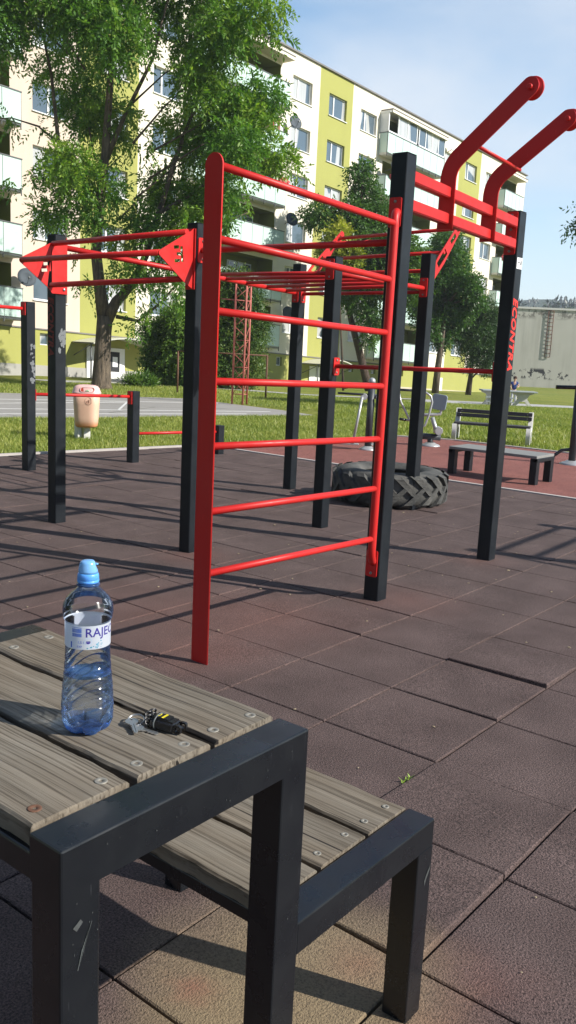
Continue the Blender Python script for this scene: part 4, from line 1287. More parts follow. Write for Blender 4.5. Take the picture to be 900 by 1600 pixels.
# ------------------------------------------------------------------ outdoor gym machines
def base_disc(bm, b, r=.12):
    lathe(bm, b, [(r, 0), (r, .012), (r * .85, .03), (r * .55, .045), (r * .45, .06)], 24)
def walker():
    b = Vector((11.06, 7.28, 0)); rt = thing('air_walker', b, 'outdoor air walker with dark pole, silver cap and two silver swinging legs', 'exercise machine')
    bm = bmesh.new(); base_disc(bm, b, .135); finish('base', bm, M['silver'], rt)
    bm = bmesh.new(); tube(bm, [loc(b, 0, .04), loc(b, 0, 1.0)], .052, 20); finish('pole', bm, M['machine_grey'], rt)
    bm = bmesh.new(); lathe(bm, loc(b, 0, 1.0), [(.05, 0), (.052, .02), (.045, .05), (.025, .068), (.001, .075)], 20); finish('cap', bm, M['silver'], rt)
    for s, dx, ft in ((-1, -.105, -.07), (1, .115, .05)):
        bm = bmesh.new(); tube(bm, [loc(b, dx - .03, .79, -.05), loc(b, dx + (-.13 if s < 0 else .03), .10, -.05 + .03 * s)], .02, 12); l = finish('swing_leg', bm, M['silver'], rt)
        bm = bmesh.new(); lathe(bm, loc(b, dx, .79, -.04), [(.045, 0), (.05, .01), (.05, .05), (.045, .06)], 16, axis=Fh); finish('pivot_cap', bm, M['silver'], l)
        bm = bmesh.new(); tube(bm, [loc(b, 0, .80), loc(b, dx, .79)], .03, 12); finish('pivot_arm', bm, M['machine_grey'], rt)
        bm = bmesh.new(); q = loc(b, dx + s * .02 - (.17 if s < 0 else -.04), .085, .03 * s)
        t = bmesh.new(); bmesh.ops.create_cube(t, size=1)
        for v in t.verts: v.co = Vector((v.co.x * .30, v.co.y * .12, v.co.z * .025))
        bmesh.ops.bevel(t, geom=t.edges[:], offset=.008, segments=1, affect='EDGES')
        merge(bm, t, M=Matrix.Translation(q) @ Matrix.Rotation(yaw - math.pi / 2, 4, 'Z')); finish('foot_pad', bm, M['silver'], l)
    for pp in ([loc(b, 0, .93), loc(b, -.25, .93, .05), loc(b, -.40, .90, .1)], [loc(b, -.5, .83, -.1), loc(b, 0, .82), loc(b, .42, .83, .1)]):
        bm = bmesh.new(); tube(bm, pp, .017, 10); finish('handle_bar', bm, M['machine_grey'], rt)
walker()
def puller():
    b = Vector((12.52, 7.05, 0)); rt = thing('seated_trainer', b, 'silver outdoor seated trainer with grey square backrest and looped handles', 'exercise machine')
    s = 1378 / 14.2
    def Q(x, y, dd=0): return loc(b, (x - 672 - .073 * (697 - y)) / s, (697 - y) / s, dd)
    bm = bmesh.new(); base_disc(bm, b, .16); finish('base', bm, M['silver'], rt)
    bm = bmesh.new(); tube(bm, [Q(672, 694), Q(672, 683)], .045, 12); tube(bm, [Q(645, 681), Q(688, 683)], .05, 16); finish('base_beam', bm, M['machine_grey'], rt)
    bm = bmesh.new(); tube(bm, [Q(684, 678), Q(680, 668), Q(675, 652)], .035, 12); finish('strut', bm, M['silver'], rt)
    bm = bmesh.new(); lathe(bm, Q(684, 672, -.12), [(.06, 0), (.065, .01), (.065, .2), (.05, .22)], 20, axis=Fh); finish('pivot', bm, M['silver'], rt)
    bm = bmesh.new(); tube(bm, [Q(640, 650), Q(675, 648), Q(688, 646), Q(689, 640), Q(688, 634)], .025, 12); finish('seat_rail', bm, M['silver'], rt)
    bm = bmesh.new()
    c = Q(686, 628); Mx = Matrix(((Rh.x, 0, Fh.x, c.x), (Rh.y, 0, Fh.y, c.y), (0, 1, 0, c.z), (0, 0, 0, 1)))
    t = curve_mesh([rrect(.225, .235, .04, 5)], .04, Mx @ Matrix.Rotation(-.12, 4, 'Z') @ Matrix.Rotation(.3, 4, 'Y'), .006); merge(bm, t); finish('backrest', bm, simple('grey_plastic_pad', (.20, .25, .29), .5, .1), rt)
    for dd in (-.14, ):
        bm = bmesh.new(); tube(bm, [Q(655, 616, dd), Q(664, 614, dd), Q(671, 619, dd), Q(673, 628, dd), Q(668, 648, dd), Q(662, 664, dd), Q(655, 668, dd)], .017, 10); finish('handle_loop', bm, M['silver'], rt)
    bm = bmesh.new(); tube(bm, [Q(648, 668), Q(642, 662), Q(636, 650), Q(626, 630), Q(624, 618)], .017, 10); finish('handle', bm, M['silver'], rt)
    bm = bmesh.new(); tube(bm, [Q(624, 657), Q(634, 658)], .022, 10); finish('grip', bm, M['blackplastic'], rt)
    bm = bmesh.new(); tube(bm, [Q(633, 658), Q(655, 658)], .018, 10); finish('foot_bar', bm, M['silver'], rt)
    bm = bmesh.new(); tube(bm, [Q(650, 684), Q(650, 600)], .045, 14); finish('pole', bm, M['machine_grey'], rt)
    bm = bmesh.new(); tube(bm, [Q(650, 612), Q(625, 612)], .02, 10); finish('top_bar', bm, M['machine_grey'], rt)
puller()
def edge_machine():
    b = loc(Vector((12.31, 4.66, 0)), .03, 0); rt = thing('twist_trainer', b, 'dark poled outdoor trainer with curved foot bar at the right edge of the picture', 'exercise machine')
    s = 1378 / 12.7
    bm = bmesh.new(); base_disc(bm, b, .17); finish('base', bm, M['silver'], rt)
    bm = bmesh.new(); tube(bm, [loc(b, 0, .03), loc(b, -.01, 1.12)], .05, 16); finish('pole', bm, M['machine_grey'], rt)
    bm = bmesh.new(); tube(bm, [loc(b, -.38, .07), loc(b, -.30, .09), loc(b, -.16, .20), loc(b, -.02, .22), loc(b, .1, .22), loc(b, .35, .1)], .024, 12); finish('foot_bar', bm, M['blackplastic'], rt)
    bm = bmesh.new(); tube(bm, [loc(b, -.33, 1.085), loc(b, .3, 1.10)], .028, 12); finish('handle_bar', bm, M['blackplastic'], rt)
edge_machine()

# ------------------------------------------------------------------ red lattice mast and a thin frame on the grass
def mast():
    b = Vector((16.55, 14.85, 0)); rt = thing('lattice_mast', b, 'narrow red lattice mast on the grass behind the sports court', 'mast')
    h = 2.95; P = [loc(b, -.15, 0), loc(b, .12, 0, -.12), loc(b, .21, 0, .15)]
    for p in P:
        bm = bmesh.new(); tube(bm, [p, p + Vector((0, 0, h))], .024, 8); finish('upright', bm, M['mast'], rt)
    bm = bmesh.new(); k = 0
    n = 8
    for i in range(n):
        z0, z1 = .25 + i * (h - .3) / n, .25 + (i + 1) * (h - .3) / n
        for (a, c) in ((0, 1), (1, 2), (2, 0)):
            if i % 2: a, c = c, a
            tube(bm, [P[a] + Vector((0, 0, z0)), P[c] + Vector((0, 0, z1))], .008, 5)
            if i % 2 == 0: tube(bm, [P[a] + Vector((0, 0, z0)), P[c] + Vector((0, 0, z0))], .009, 5)
    finish('lattice', bm, M['mast'], rt)
    bm = bmesh.new()
    for zz in (2.28, 2.52):
        tube(bm, [loc(b, -.5, zz + .03), loc(b, .22, zz)], .014, 6)
    finish('cross_bar', bm, M['mast'], rt)
M['mast'] = simple('faded_red_paint', (.42, .12, .09), .7, .25, 8)
mast()
fr2 = thing('thin_steel_frame', (19.3, 18.0, 0), 'thin rusty goal-like frame of two poles and a top bar near the hedge', 'frame')
for p in ((18.67, 19.2), (19.96, 16.83)):
    bm = bmesh.new(); tube(bm, [(p[0], p[1], -.05), (p[0], p[1], 1.20)], .028, 8); finish('pole', bm, M['rust'], fr2)
bm = bmesh.new(); tube(bm, [(18.67, 19.2, 1.2), (19.96, 16.83, 1.19)], .022, 8); finish('top_bar', bm, M['rust'], fr2)

# ------------------------------------------------------------------ vegetation
def foliage(name, clumps, n, L, W, parent, mat, k=9, droop=.55, spray=.45, base=.5, off=None, rad_pow=.45, spread=.5):
    """clumps: (x,y,z,rx,ry,rz,weight) world; a spray = stem with k leaflets"""
    C_ = np.array(clumps, float); wts = C_[:, 6] * C_[:, 3] * C_[:, 5]; wts /= wts.sum()
    idx = rng.choice(len(C_), n, p=wts)
    d = rng.normal(size=(n, 3)); d /= np.linalg.norm(d, axis=1)[:, None]
    rr = rng.uniform(0, 1, n) ** rad_pow
    c = C_[idx, :3] + d * C_[idx, 3:6] * rr[:, None] * (1 + .12 * np.sin(d[:, :1] * 9) * np.cos(d[:, 2:3] * 11))
    stem = d * .8 + rng.normal(0, .45, (n, 3)); stem[:, 2] -= droop; stem /= np.linalg.norm(stem, axis=1)[:, None]
    side = np.cross(stem, rng.normal(size=(n, 3))); side /= np.linalg.norm(side, axis=1)[:, None]
    t = np.linspace(-.1, 1, k)
    sgn = np.where(np.arange(k) % 2 == 0, 1., -1.); sgn[-1] = 0
    sl = spray * rng.uniform(.7, 1.2, n)
    basep = c[:, None, :] + stem[:, None, :] * (t[None, :, None] * sl[:, None, None]); basep[:, :, 2] -= (t[None, :] ** 2) * sl[:, None] * .25
    ld = side[:, None, :] * (sgn[None, :, None]) * (1 - spread * .5) + stem[:, None, :] * (.45 + .55 * (sgn[None, :, None] == 0)) + rng.normal(0, .16, (n, k, 3)); ld[:, :, 2] -= .18
    ld /= np.linalg.norm(ld, axis=2)[:, :, None]
    LL = L * rng.uniform(.7, 1.2, (n, k, 1)) * rng.uniform(.6, 1.3, (n, 1, 1))
    wv = np.cross(ld, rng.normal(size=(n, k, 3)) * .6 + np.array([0, 0, 1.0])); wv /= (np.linalg.norm(wv, axis=2)[:, :, None] + 1e-9)
    V = np.zeros((n, k, 4, 3))
    V[:, :, 0] = basep; V[:, :, 1] = basep + ld * LL * .45 + wv * W / 2; V[:, :, 2] = basep + ld * LL; V[:, :, 3] = basep + ld * LL * .45 - wv * W / 2
    off = np.array(root_loc(parent)); V -= off
    m_ = n * k
    me = bpy.data.meshes.new(name)
    me.vertices.add(m_ * 4); me.vertices.foreach_set('co', V.reshape(-1))
    me.loops.add(m_ * 4); me.loops.foreach_set('vertex_index', np.arange(m_ * 4))
    me.polygons.add(m_); me.polygons.foreach_set('loop_start', np.arange(0, m_ * 4, 4)); me.polygons.foreach_set('loop_total', np.full(m_, 4))
    me.update()
    ct = rng.uniform(-.22, .22, len(C_))[idx]
    ten = np.clip(base + ct[:, None] + rng.normal(0, .13, (n, 1)) + rng.normal(0, .1, (n, k)) , 0, 1)
    at = me.attributes.new('tint', 'FLOAT', 'POINT'); at.data.foreach_set('value', np.repeat(ten.reshape(-1), 4))
    return link(name, me, mat, parent)

def limb(bm, a, b, ra, rb, sag=.0, n=8, wob=.05, seg=8, seed=0):
    r = random.Random(seed); a, b = Vector(a), Vector(b); L = (b - a).length
    pts = []; rs = []
    for i in range(n + 1):
        t = i / n; p = a.lerp(b, t) + Vector((0, 0, sag * L * math.sin(math.pi * t)))
        if 0 < i < n: p += Vector((r.uniform(-1, 1), r.uniform(-1, 1), r.uniform(-1, 1))) * wob * L * .3
        pts.append(p); rs.append(ra + (rb - ra) * t)
    tube(bm, pts, rs, seg)

def big_tree():
    b = Vector((17.3, 21.06, 0)); s = 52.6
    rt = thing('ash_tree', b, 'tall leafy tree with drooping feathery leaves beside the building entrance', 'tree')
    def Q(px, py, dd=0): return loc(b, (px - 157) / s, (606 - py) / s, dd)
    bm = bmesh.new()
    tr = [Q(157, 612), Q(158, 600), Q(159, 560), Q(161, 520), Q(163, 495)]
    tube(bm, tr, [.42, .30, .245, .23, .235], 18)
    finish('trunk', bm, M['bark'], rt)
    bm = bmesh.new()
    tube(bm, [Q(161, 500), Q(154, 450), Q(148, 400), Q(152, 340), Q(160, 270), Q(165, 190), Q(172, 90), Q(180, -20)], [.2, .17, .155, .14, .12, .10, .07, .03], 12)
    tube(bm, [Q(166, 500), Q(180, 472), Q(205, 445), Q(225, 400), Q(240, 340, .3), Q(262, 260, .4), Q(290, 180, .5), Q(320, 90, .5)], [.19, .15, .12, .10, .085, .07, .05, .02], 10)
    tube(bm, [Q(180, 495), Q(215, 500), Q(250, 470), Q(290, 420)], [.06, .05, .035, .015], 8)
    tube(bm, [Q(152, 340), Q(120, 290), Q(90, 240), Q(80, 150), Q(60, 60)], [.10, .08, .06, .045, .02], 8)
    tube(bm, [Q(92, 245), Q(60, 222), Q(20, 212), Q(-20, 216)], [.05, .03, .018, .008], 6)
    tube(bm, [Q(160, 270), Q(190, 200), Q(230, 120), Q(255, 20)], [.08, .06, .045, .02], 8)
    tube(bm, [Q(240, 340), Q(290, 310), Q(350, 260), Q(410, 200)], [.06, .05, .035, .012], 8)
    tube(bm, [Q(225, 400), Q(280, 380), Q(340, 350), Q(380, 330)], [.05, .04, .03, .01], 8)
    r = random.Random(4)
    cl_px = [(60, 50, 72), (15, 100, 62), (-20, 30, 70), (130, 60, 72), (185, 110, 66), (180, 20, 66), (112, 175, 48), (160, 205, 52), (90, 265, 38), (120, 285, 48), (155, 300, 46), (75, 350, 30), (110, 335, 34),
             (150, 350, 26), (60, 290, 20), (255, 20, 44), (215, 60, 34), (310, 40, 44), (290, 95, 50), (340, 95, 50), (300, 150, 46), (350, 180, 52), (395, 160, 44), (270, 200, 48), (310, 230, 58), (362, 248, 46), (418, 240, 32), (450, 262, 22),
             (380, 200, 44), (395, 60, 36), (350, 45, 40), (415, 90, 22), (235, 290, 44), (270, 310, 50), (320, 310, 46), (250, 370, 42), (290, 365, 44), (215, 350, 30), (220, 425, 30), (262, 430, 36), (290, 470, 26), (190, 385, 26), (185, 440, 22),
             (335, 345, 26), (380, 305, 18), (235, 480, 20), (135, 455, 15), (125, 400, 10), (210, 195, 18), (225, 240, 20), (20, 215, 14), (60, 225, 12), (20, 300, 12), (205, 510, 14)]
    cl = []
    for i, (x, y, rd) in enumerate(cl_px):
        dd = r.uniform(-1.4, 1.4) if rd > 25 else r.uniform(-.5, .5)
        if y > 330: dd = -abs(dd) * .5
        p = Q(x, y, dd); q = rd / s * .80
        cl.append((p.x, p.y, p.z, q, q, q * .95, 1.0 if rd > 25 else .55))
        if i % 2 == 0 and rd > 40:
            a = Q(160 + (x - 160) * .3, max(y + 60, 300) if y > 240 else y + 90, 0)
            tube(bm, [a, a.lerp(p, .5) + Vector((0, 0, .12)), p], [.035, .022, .008], 6)
    for (x, y, rd) in ((100, -60, 90), (220, -70, 85), (330, -40, 60), (160, -150, 80), (250, -130, 70), (10, -60, 70), (60, -130, 60)):
        for dd in (-.8, .9):
            p = Q(x, y, dd); q = rd / s; cl.append((p.x, p.y, p.z, q, q, q, .5))
    # depth behind, so the crown is round
    for (x, y, rd) in ((90, 100, 70), (320, 150, 50), (330, 270, 45)):
        p = Q(x, y, 2.2); q = rd / s; cl.append((p.x, p.y, p.z, q, q, q, .55))
    finish('limbs', bm, M['bark'], rt)
    foliage('crown', cl, 13000, .16, .06, rt, M['leaf_ash'], k=12, droop=.5, spray=.42, base=.6, rad_pow=.5)
big_tree()

def tree(name, b, s, pxb, pyb, trunk, clumps, n, mat, label, L=.14, W=.06, bark='bark_dark', trunk_r=.2, base=.45, lean=.07, limbs=True, droop=.4, k=7, spray=.35, mats=None):
    """b world base, s pixels per metre of the photo at its distance (shape measurements only)"""
    rt = thing(name, b, label, 'tree')
    b = Vector(b)
    def Q(px, py, dd=0): return loc(b, (px - pxb - lean * (pyb - py)) / s, (pyb - py) / s, dd)
    bm = bmesh.new(); nn = len(trunk)
    tube(bm, [Q(*p) for p in trunk], [trunk_r * (1 - .8 * i / (nn - 1)) for i in range(nn)], 12); finish('trunk', bm, M[bark], rt)
    bm = bmesh.new(); r = random.Random(hash(name) % 100 if False else len(clumps)); cl = []
    for i, c in enumerate(clumps):
        x, y, rd = c[:3]; dd = (c[3] if len(c) > 3 else r.uniform(-.9, .9)); p = Q(x, y, dd); q = rd / s * .84
        cl.append((p.x, p.y, p.z, q, q, q, 1.0))
        ti = min(range(nn), key=lambda j: (trunk[j][0] - x) ** 2 + (trunk[j][1] - y - 15) ** 2); a = Q(*trunk[ti])
        tube(bm, [a, a.lerp(p, .5) + Vector((0, 0, .1)), p], [.06, .035, .012], 6)
    finish('limbs', bm, M[bark], rt)
    foliage('crown', cl, n, L, W, rt, mat, k=k, droop=droop, spray=spray, base=base)
    return rt

# tree left of the main post, leaning trunk
tree('broadleaf_tree', (36.0, 23.9, tz(36)), 32.0, 597, 602, [(600, 606), (592, 575), (583, 540), (574, 505), (565, 470), (570, 420), (585, 360), (590, 300)],
     [(590, 285, 26), (600, 320, 34), (575, 345, 34), (560, 380, 34), (530, 345, 26), (615, 350, 36), (600, 395, 36), (640, 385, 30), (570, 425, 34), (610, 435, 36), (545, 420, 28), (585, 465, 24), (600, 490, 22), (640, 430, 34), (560, 455, 22), (510, 350, 16), (655, 400, 34), (665, 440, 30), (600, 520, 14)],
     6000, M['leaf_dark'], 'mid sized dark leafed tree with a leaning trunk in front of the right facade', L=.17, W=.09, trunk_r=.22, base=.55)
tree('golden_tree', (33.5, 23.6, tz(33.5)), 34.0, 535, 600, [(535, 604), (534, 560), (532, 500), (531, 440), (530, 390)],
     [(530, 372, 20), (545, 392, 22), (520, 395, 20), (535, 355, 12), (525, 415, 16)], 1300, M['leaf_yellow'], 'golden yellow leafed small tree among the darker ones', L=.16, W=.09, trunk_r=.06, base=.5)
tree('maple_tree', (42.0, 23.6, -.5), 29.4, 680, 612, [(680, 614), (684, 575), (690, 530), (694, 480), (696, 430), (700, 390)],
     [(700, 375, 22), (690, 400, 30), (712, 410, 26), (675, 430, 30), (700, 440, 34), (725, 445, 22), (665, 470, 26), (690, 480, 32), (720, 480, 26), (700, 512, 26), (670, 510, 20), (655, 490, 18), (690, 530, 16), (735, 450, 14), (740, 470, 14)],
     4200, M['leaf_dark'], 'rounded green tree with a slim trunk standing left of the dark yew', L=.19, W=.10, trunk_r=.2, base=.3, bark='bark')
tree('yew_tree', (45.0, 23.2, -.6), 27.8, 708, 612, [(708, 614), (711, 590), (714, 560), (717, 520), (720, 480)],
     [(728, 480, 20), (712, 500, 24), (738, 505, 24), (748, 520, 18), (722, 525, 28), (745, 538, 20), (704, 535, 22), (730, 552, 22), (756, 530, 10), (708, 560, 14), (738, 568, 12), (700, 515, 20), (745, 490, 12)],
     5200, M['leaf_thuja'], 'dark dense yew shaped tree with low crown nearest the far balconies', L=.13, W=.05, trunk_r=.17, base=.15, droop=.2)
EDG = Vector((23.63, 7.48, 0))
# bough reaching in from the right edge
tree('edge_tree', (EDG.x, EDG.y, 0), 60, 985, 657, [(985, 645), (985, 560), (985, 480), (975, 400), (960, 350)],
     [(955, 340, 34), (990, 360, 44), (930, 352, 20, 0), (905, 362, 11, 0), (899, 352, 8, 0), (893, 372, 5, 0), (980, 310, 40), (1020, 340, 50), (1000, 400, 40)],
     2600, M['leaf_dark'], 'tree beyond the right edge whose twigs reach into the sky at the edge', L=.11, W=.05, trunk_r=.16, base=.4, lean=.09)

# unseen trees added on the left to block sky light on the posts' shaded faces
for (tx, ty, hh_, lb) in ((-5.5, 11.5, 9.5, 'added unseen broad tree beside the kerb, blocking sky light from the left'), (-2.5, 21.0, 11, 'added unseen tall tree near the building, blocking sky light from the left')):
    rt_ = thing('sky_block_tree', (tx, ty, 0), lb, 'tree'); bm = bmesh.new(); tube(bm, [(tx, ty, -.1), (tx + .1, ty, 2.5), (tx, ty + .1, hh_ * .8)], [.3, .22, .05], 10); finish('trunk', bm, M['bark'], rt_)
    foliage('crown', [(tx + 1.7 * math.cos(a_), ty + 1.7 * math.sin(a_), hh_ * f_, 2.1, 2.1, 1.7, 1) for a_ in (0, 1.3, 2.5, 3.8, 5.1) for f_ in (.32, .52, .72)] + [(tx, ty, hh_ * .9, 1.8, 1.8, 1.3, 1)], 4200, .26, .14, rt_, M['leaf_dark'], k=7, droop=.4, spray=.5)

def bush(name, b, s, pxb, pyb, clumps, n, mat, label, cat, L=.12, W=.06, base=.5, droop=.2, lean=.02, stems=True):
    rt = thing(name, b, label, cat); b = Vector(b); r = random.Random(len(clumps))
    def Q(px, py, dd=0): return loc(b, (px - pxb - lean * (pyb - py)) / s, (pyb - py) / s, dd)
    bm = bmesh.new(); cl = []
    for c in clumps:
        x, y, rd = c[:3]; p = Q(x, y, r.uniform(-.4, .4)); q = rd / s; cl.append((p.x, p.y, p.z, q, q, q, 1)); tube(bm, [Q(pxb + (x - pxb) * .3, pyb), p], [.03, .01], 5)
    finish('stems', bm, M['bark_dark'], rt)
    foliage('leaves', cl, n, L, W, rt, mat, k=7, droop=droop, spray=.26, base=base)
bush('hazel_bush', (22.3, 22.9, -.06), 45, 280, 605, [(280, 500, 22), (262, 520, 26), (292, 525, 28), (250, 545, 24), (280, 555, 30), (308, 545, 26), (245, 575, 22), (270, 585, 26), (302, 582, 28), (238, 560, 14), (300, 500, 18), (325, 570, 22), (320, 595, 18), (232, 520, 14)],
     6500, M['leaf_dark'], 'loose dark green bush to the right of the entrance canopy', 'bush', L=.12, W=.06, base=.6)
bush('thuja_hedge', (24.2, 22.0, -.1), 42, 380, 606, [(350, 470, 24), (375, 460, 26), (400, 470, 24), (340, 500, 26), (365, 500, 28), (395, 500, 28), (415, 505, 18), (340, 535, 28), (370, 540, 30), (402, 540, 26), (345, 572, 28), (378, 578, 30), (405, 575, 22), (355, 595, 18), (390, 595, 18), (425, 520, 8), (385, 440, 14), (360, 445, 14)],
     11000, M['leaf_thuja'], 'tall dense conifer hedge behind the red lattice mast', 'hedge', L=.10, W=.045, base=.5, droop=0)
bush('lily_clump', (19.9, 22.3, 0), 47, 245, 604, [(232, 600, 5), (242, 598, 6), (254, 598, 6), (266, 601, 5)], 260, M['leaf_dark'], 'low clump of long leaved plants at the foot of the green wall', 'plant', L=.2, W=.03, base=.7, droop=-.6)

# crumbs, dry leaves and grit lying on the tiles
bm = bmesh.new(); r = random.Random(31)
for i in range(420):
    x = r.uniform(1.3, 9.0); y = r.uniform(.2, 8.5); sz = r.uniform(.002, .007) * (1.6 if r.random() < .12 else 1); a = r.uniform(0, 6.28)
    t = bmesh.new(); bmesh.ops.create_icosphere(t, subdivisions=1, radius=sz)
    for v in t.verts: v.co = Vector((v.co.x * r.uniform(.8, 1.6), v.co.y * r.uniform(.6, 1.1), v.co.z * .35))
    merge(bm, t, M=Matrix.Translation((x, y, .004)) @ Matrix.Rotation(a, 4, 'Z'))
tag(finish('tile_litter', bm, simple('dry_leaf_crumbs', (.30, .24, .15), .9, .6, 40)), 'scattered dry crumbs and grit lying on the rubber tiles', 'litter', kind='stuff')

# weed growing in a tile joint
wd = thing('joint_weed', (2.72, 1.40, 0), 'tiny bright green weed growing from a joint between rubber tiles', 'plant')
pts = []
o = None
bm = bmesh.new(); r = random.Random(2)
for i in range(26):
    a = r.uniform(0, 6.28); q = Vector((2.50 + r.uniform(-.03, .03), 1.396 + r.uniform(-.008, .008), .0)); d = Vector((math.cos(a), math.sin(a), .8)).normalized() * r.uniform(.012, .03); n = Vector((-math.sin(a), math.cos(a), 0)) * .0025
    bm.faces.new([bm.verts.new(p) for p in (q, q + d * .5 + n, q + d, q + d * .5 - n)])
me_ = finish('weed_leaves', bm, simple('weed_green', (.25, .38, .04), .6), wd)
wd.location = (2.5, 1.4, 0); 
for v in me_.data.vertices: v.co += Vector((.22, 0, 0))

# ------------------------------------------------------------------ apartment building
D = 28.5
def S(x, y, zz): return Vector((x, y, zz - .04 * (x - 18.8)))     # the block steps gently down with the street
apt = thing('apartment_block', (37, D, 0), 'long cream and lime green apartment block with balconies and satellite dishes', 'building')
XL, XR = 6.0, 61.3
ZB, ZG, ZT = -1.4, 1.79, 15.86      # foot, top of ground floor, roof edge
FP = 2.2
per = 14.62
strips = [(22.35 + per * k, 25.2 + per * k) for k in (-1, 0, 1, 2)]
bals = [(27.85 + per * k, 33.98 + per * k) for k in (-1, 0, 1, 2)]
wins = []          # (x0,x1,zoneoffset)
for k in (-1, 0, 1, 2):
    wins += [(23.15 + per * k, 24.68 + per * k), (25.98 + per * k, 27.5 + per * k), (20.22 + per * k, 21.75 + per * k)]
wins = [w_ for w_ in wins if XL + .3 < w_[0] and w_[1] < XR - .3]
bals = [(a, min(b, XR - 1.35)) for a, b in bals if a < XR - 1]
holes = []
for (a, b) in wins:
    for k in range(6): holes.append((a, b, 13.82 - FP * k, 14.86 - FP * k, 'w'))
for (a, b) in bals:
    for k in range(6): holes.append((a + .45, b - .08, 12.98 - FP * k, 14.98 - FP * k, 'b'))
smalls = [(20.5, 20.95), (26.9, 27.35), (34.5, 34.95), (35.5, 35.95), (40.85, 41.3), (42.1, 42.55), (43.1, 43.55), (31.0, 31.45), (46.2, 46.65), (48, 48.45)]
for (a, b) in smalls: holes.append((a, b, 1.18, 1.62, 's'))
doors = [(22.6, 24.62), (37.2, 38.5), (50.3, 51.5)]

def wall_zone(x0, x1, z0, z1, name, mat):
    """wall panel x0..x1,z0..z1 with openings cut out and deep reveals"""
    hs = [h for h in holes if h[0] < x1 and h[1] > x0 and h[2] < z1 and h[3] > z0]
    xs = sorted({x0, x1} | {min(max(h[i], x0), x1) for h in hs for i in (0, 1)})
    zs = sorted({z0, z1} | {min(max(h[i], z0), z1) for h in hs for i in (2, 3)})
    bm = bmesh.new()
    for i in range(len(xs) - 1):
        for j in range(len(zs) - 1):
            cx, cz = (xs[i] + xs[i + 1]) / 2, (zs[j] + zs[j + 1]) / 2
            if any(h[0] < cx < h[1] and h[2] < cz < h[3] for h in hs): continue
            quad(bm, S(xs[i], D, zs[j]), S(xs[i + 1], D, zs[j]), S(xs[i + 1], D, zs[j + 1]), S(xs[i], D, zs[j + 1]))
    for h in hs:
        if h[4] == 'b': continue
        dep = .17
        a, b, c, d = max(h[0], x0), min(h[1], x1), h[2], h[3]
        quad(bm, S(a, D, c), S(a, D + dep, c), S(b, D + dep, c), S(b, D, c)); quad(bm, S(a, D, d), S(b, D, d), S(b, D + dep, d), S(a, D + dep, d))
        quad(bm, S(a, D, c), S(a, D, d), S(a, D + dep, d), S(a, D + dep, c)); quad(bm, S(b, D, c), S(b, D + dep, c), S(b, D + dep, d), S(b, D, d))
    return finish(name, bm, mat, apt)
edges = [XL]
for (a, b) in strips: edges += [a, b]
edges = sorted([e for e in edges if XL <= e <= XR] + [XR])
e2 = []
for i in range(len(edges) - 1):
    a, b = edges[i], edges[i + 1]
    if b - a < .01: continue
    is_strip = any(abs(a - s_[0]) < .01 for s_ in strips)
    if is_strip: wall_zone(a, b, ZG, ZT, 'lime_wall', M['lime'])
    else: wall_zone(a, b, ZG, ZT, 'cream_wall', M['pinkish'] if a < 20 else M['cream'])
wall_zone(XL, XR, .42, ZG - .05, 'ground_floor_wall', M['lime'])
bm = bmesh.new()
t = bmesh.new(); bmesh.ops.create_cube(t, size=1)
for v in t.verts: v.co = S(XL + (v.co.x + .5) * (XR - XL), D - .012 + v.co.y * .06, ZG - .025 + v.co.z * .05)
merge(bm, t); finish('string_course', bm, M['roof_edge'], apt)
def sbox(bm, x0, x1, y0, y1, z0, z1, mat=0, n=1):
    for i in range(n):
        a, b = x0 + (x1 - x0) * i / n, x0 + (x1 - x0) * (i + 1) / n
        c = [S(x, y, z) for z in (z0, z1) for (x, y) in ((a, y0), (b, y0), (b, y1), (a, y1))]
        vs = [bm.verts.new(p) for p in c]
        for q in ((0, 3, 2, 1), (4, 5, 6, 7), (0, 1, 5, 4), (1, 2, 6, 5), (2, 3, 7, 6), (3, 0, 4, 7)):
            f = bm.faces.new([vs[k] for k in q]); f.material_index = mat
bm = bmesh.new(); sbox(bm, XL, 36.9, D - .03, D + .2, ZB, .42); finish('plinth', bm, M['plinth'], apt)
bm = bmesh.new(); sbox(bm, 36.9, XR, D - .03, D + .2, ZB, .55); finish('plinth', bm, M['plinth_cream'], apt)
bm = bmesh.new()
sbox(bm, XL, XR, D + 1.2, D + 11, ZB, ZT - .05); sbox(bm, XR - .02, XR - .001, D, D + 1.25, ZB, ZT - .05); sbox(bm, XL + .001, XL + .02, D, D + 1.25, ZB, ZT - .05)
finish('rear_walls', bm, M['cream'], apt)
bm = bmesh.new(); sbox(bm, XL - .1, XR + .1, D - .1, D + 11.2, ZT, ZT + .07); finish('roof', bm, M['roof_edge'], apt)
bm = bmesh.new(); sbox(bm, XR - .35, XR - .002, D + .1, D + 1.2, ZT - .12, ZT - .002); finish('roof_edge_trim', bm, M['cream'], apt)

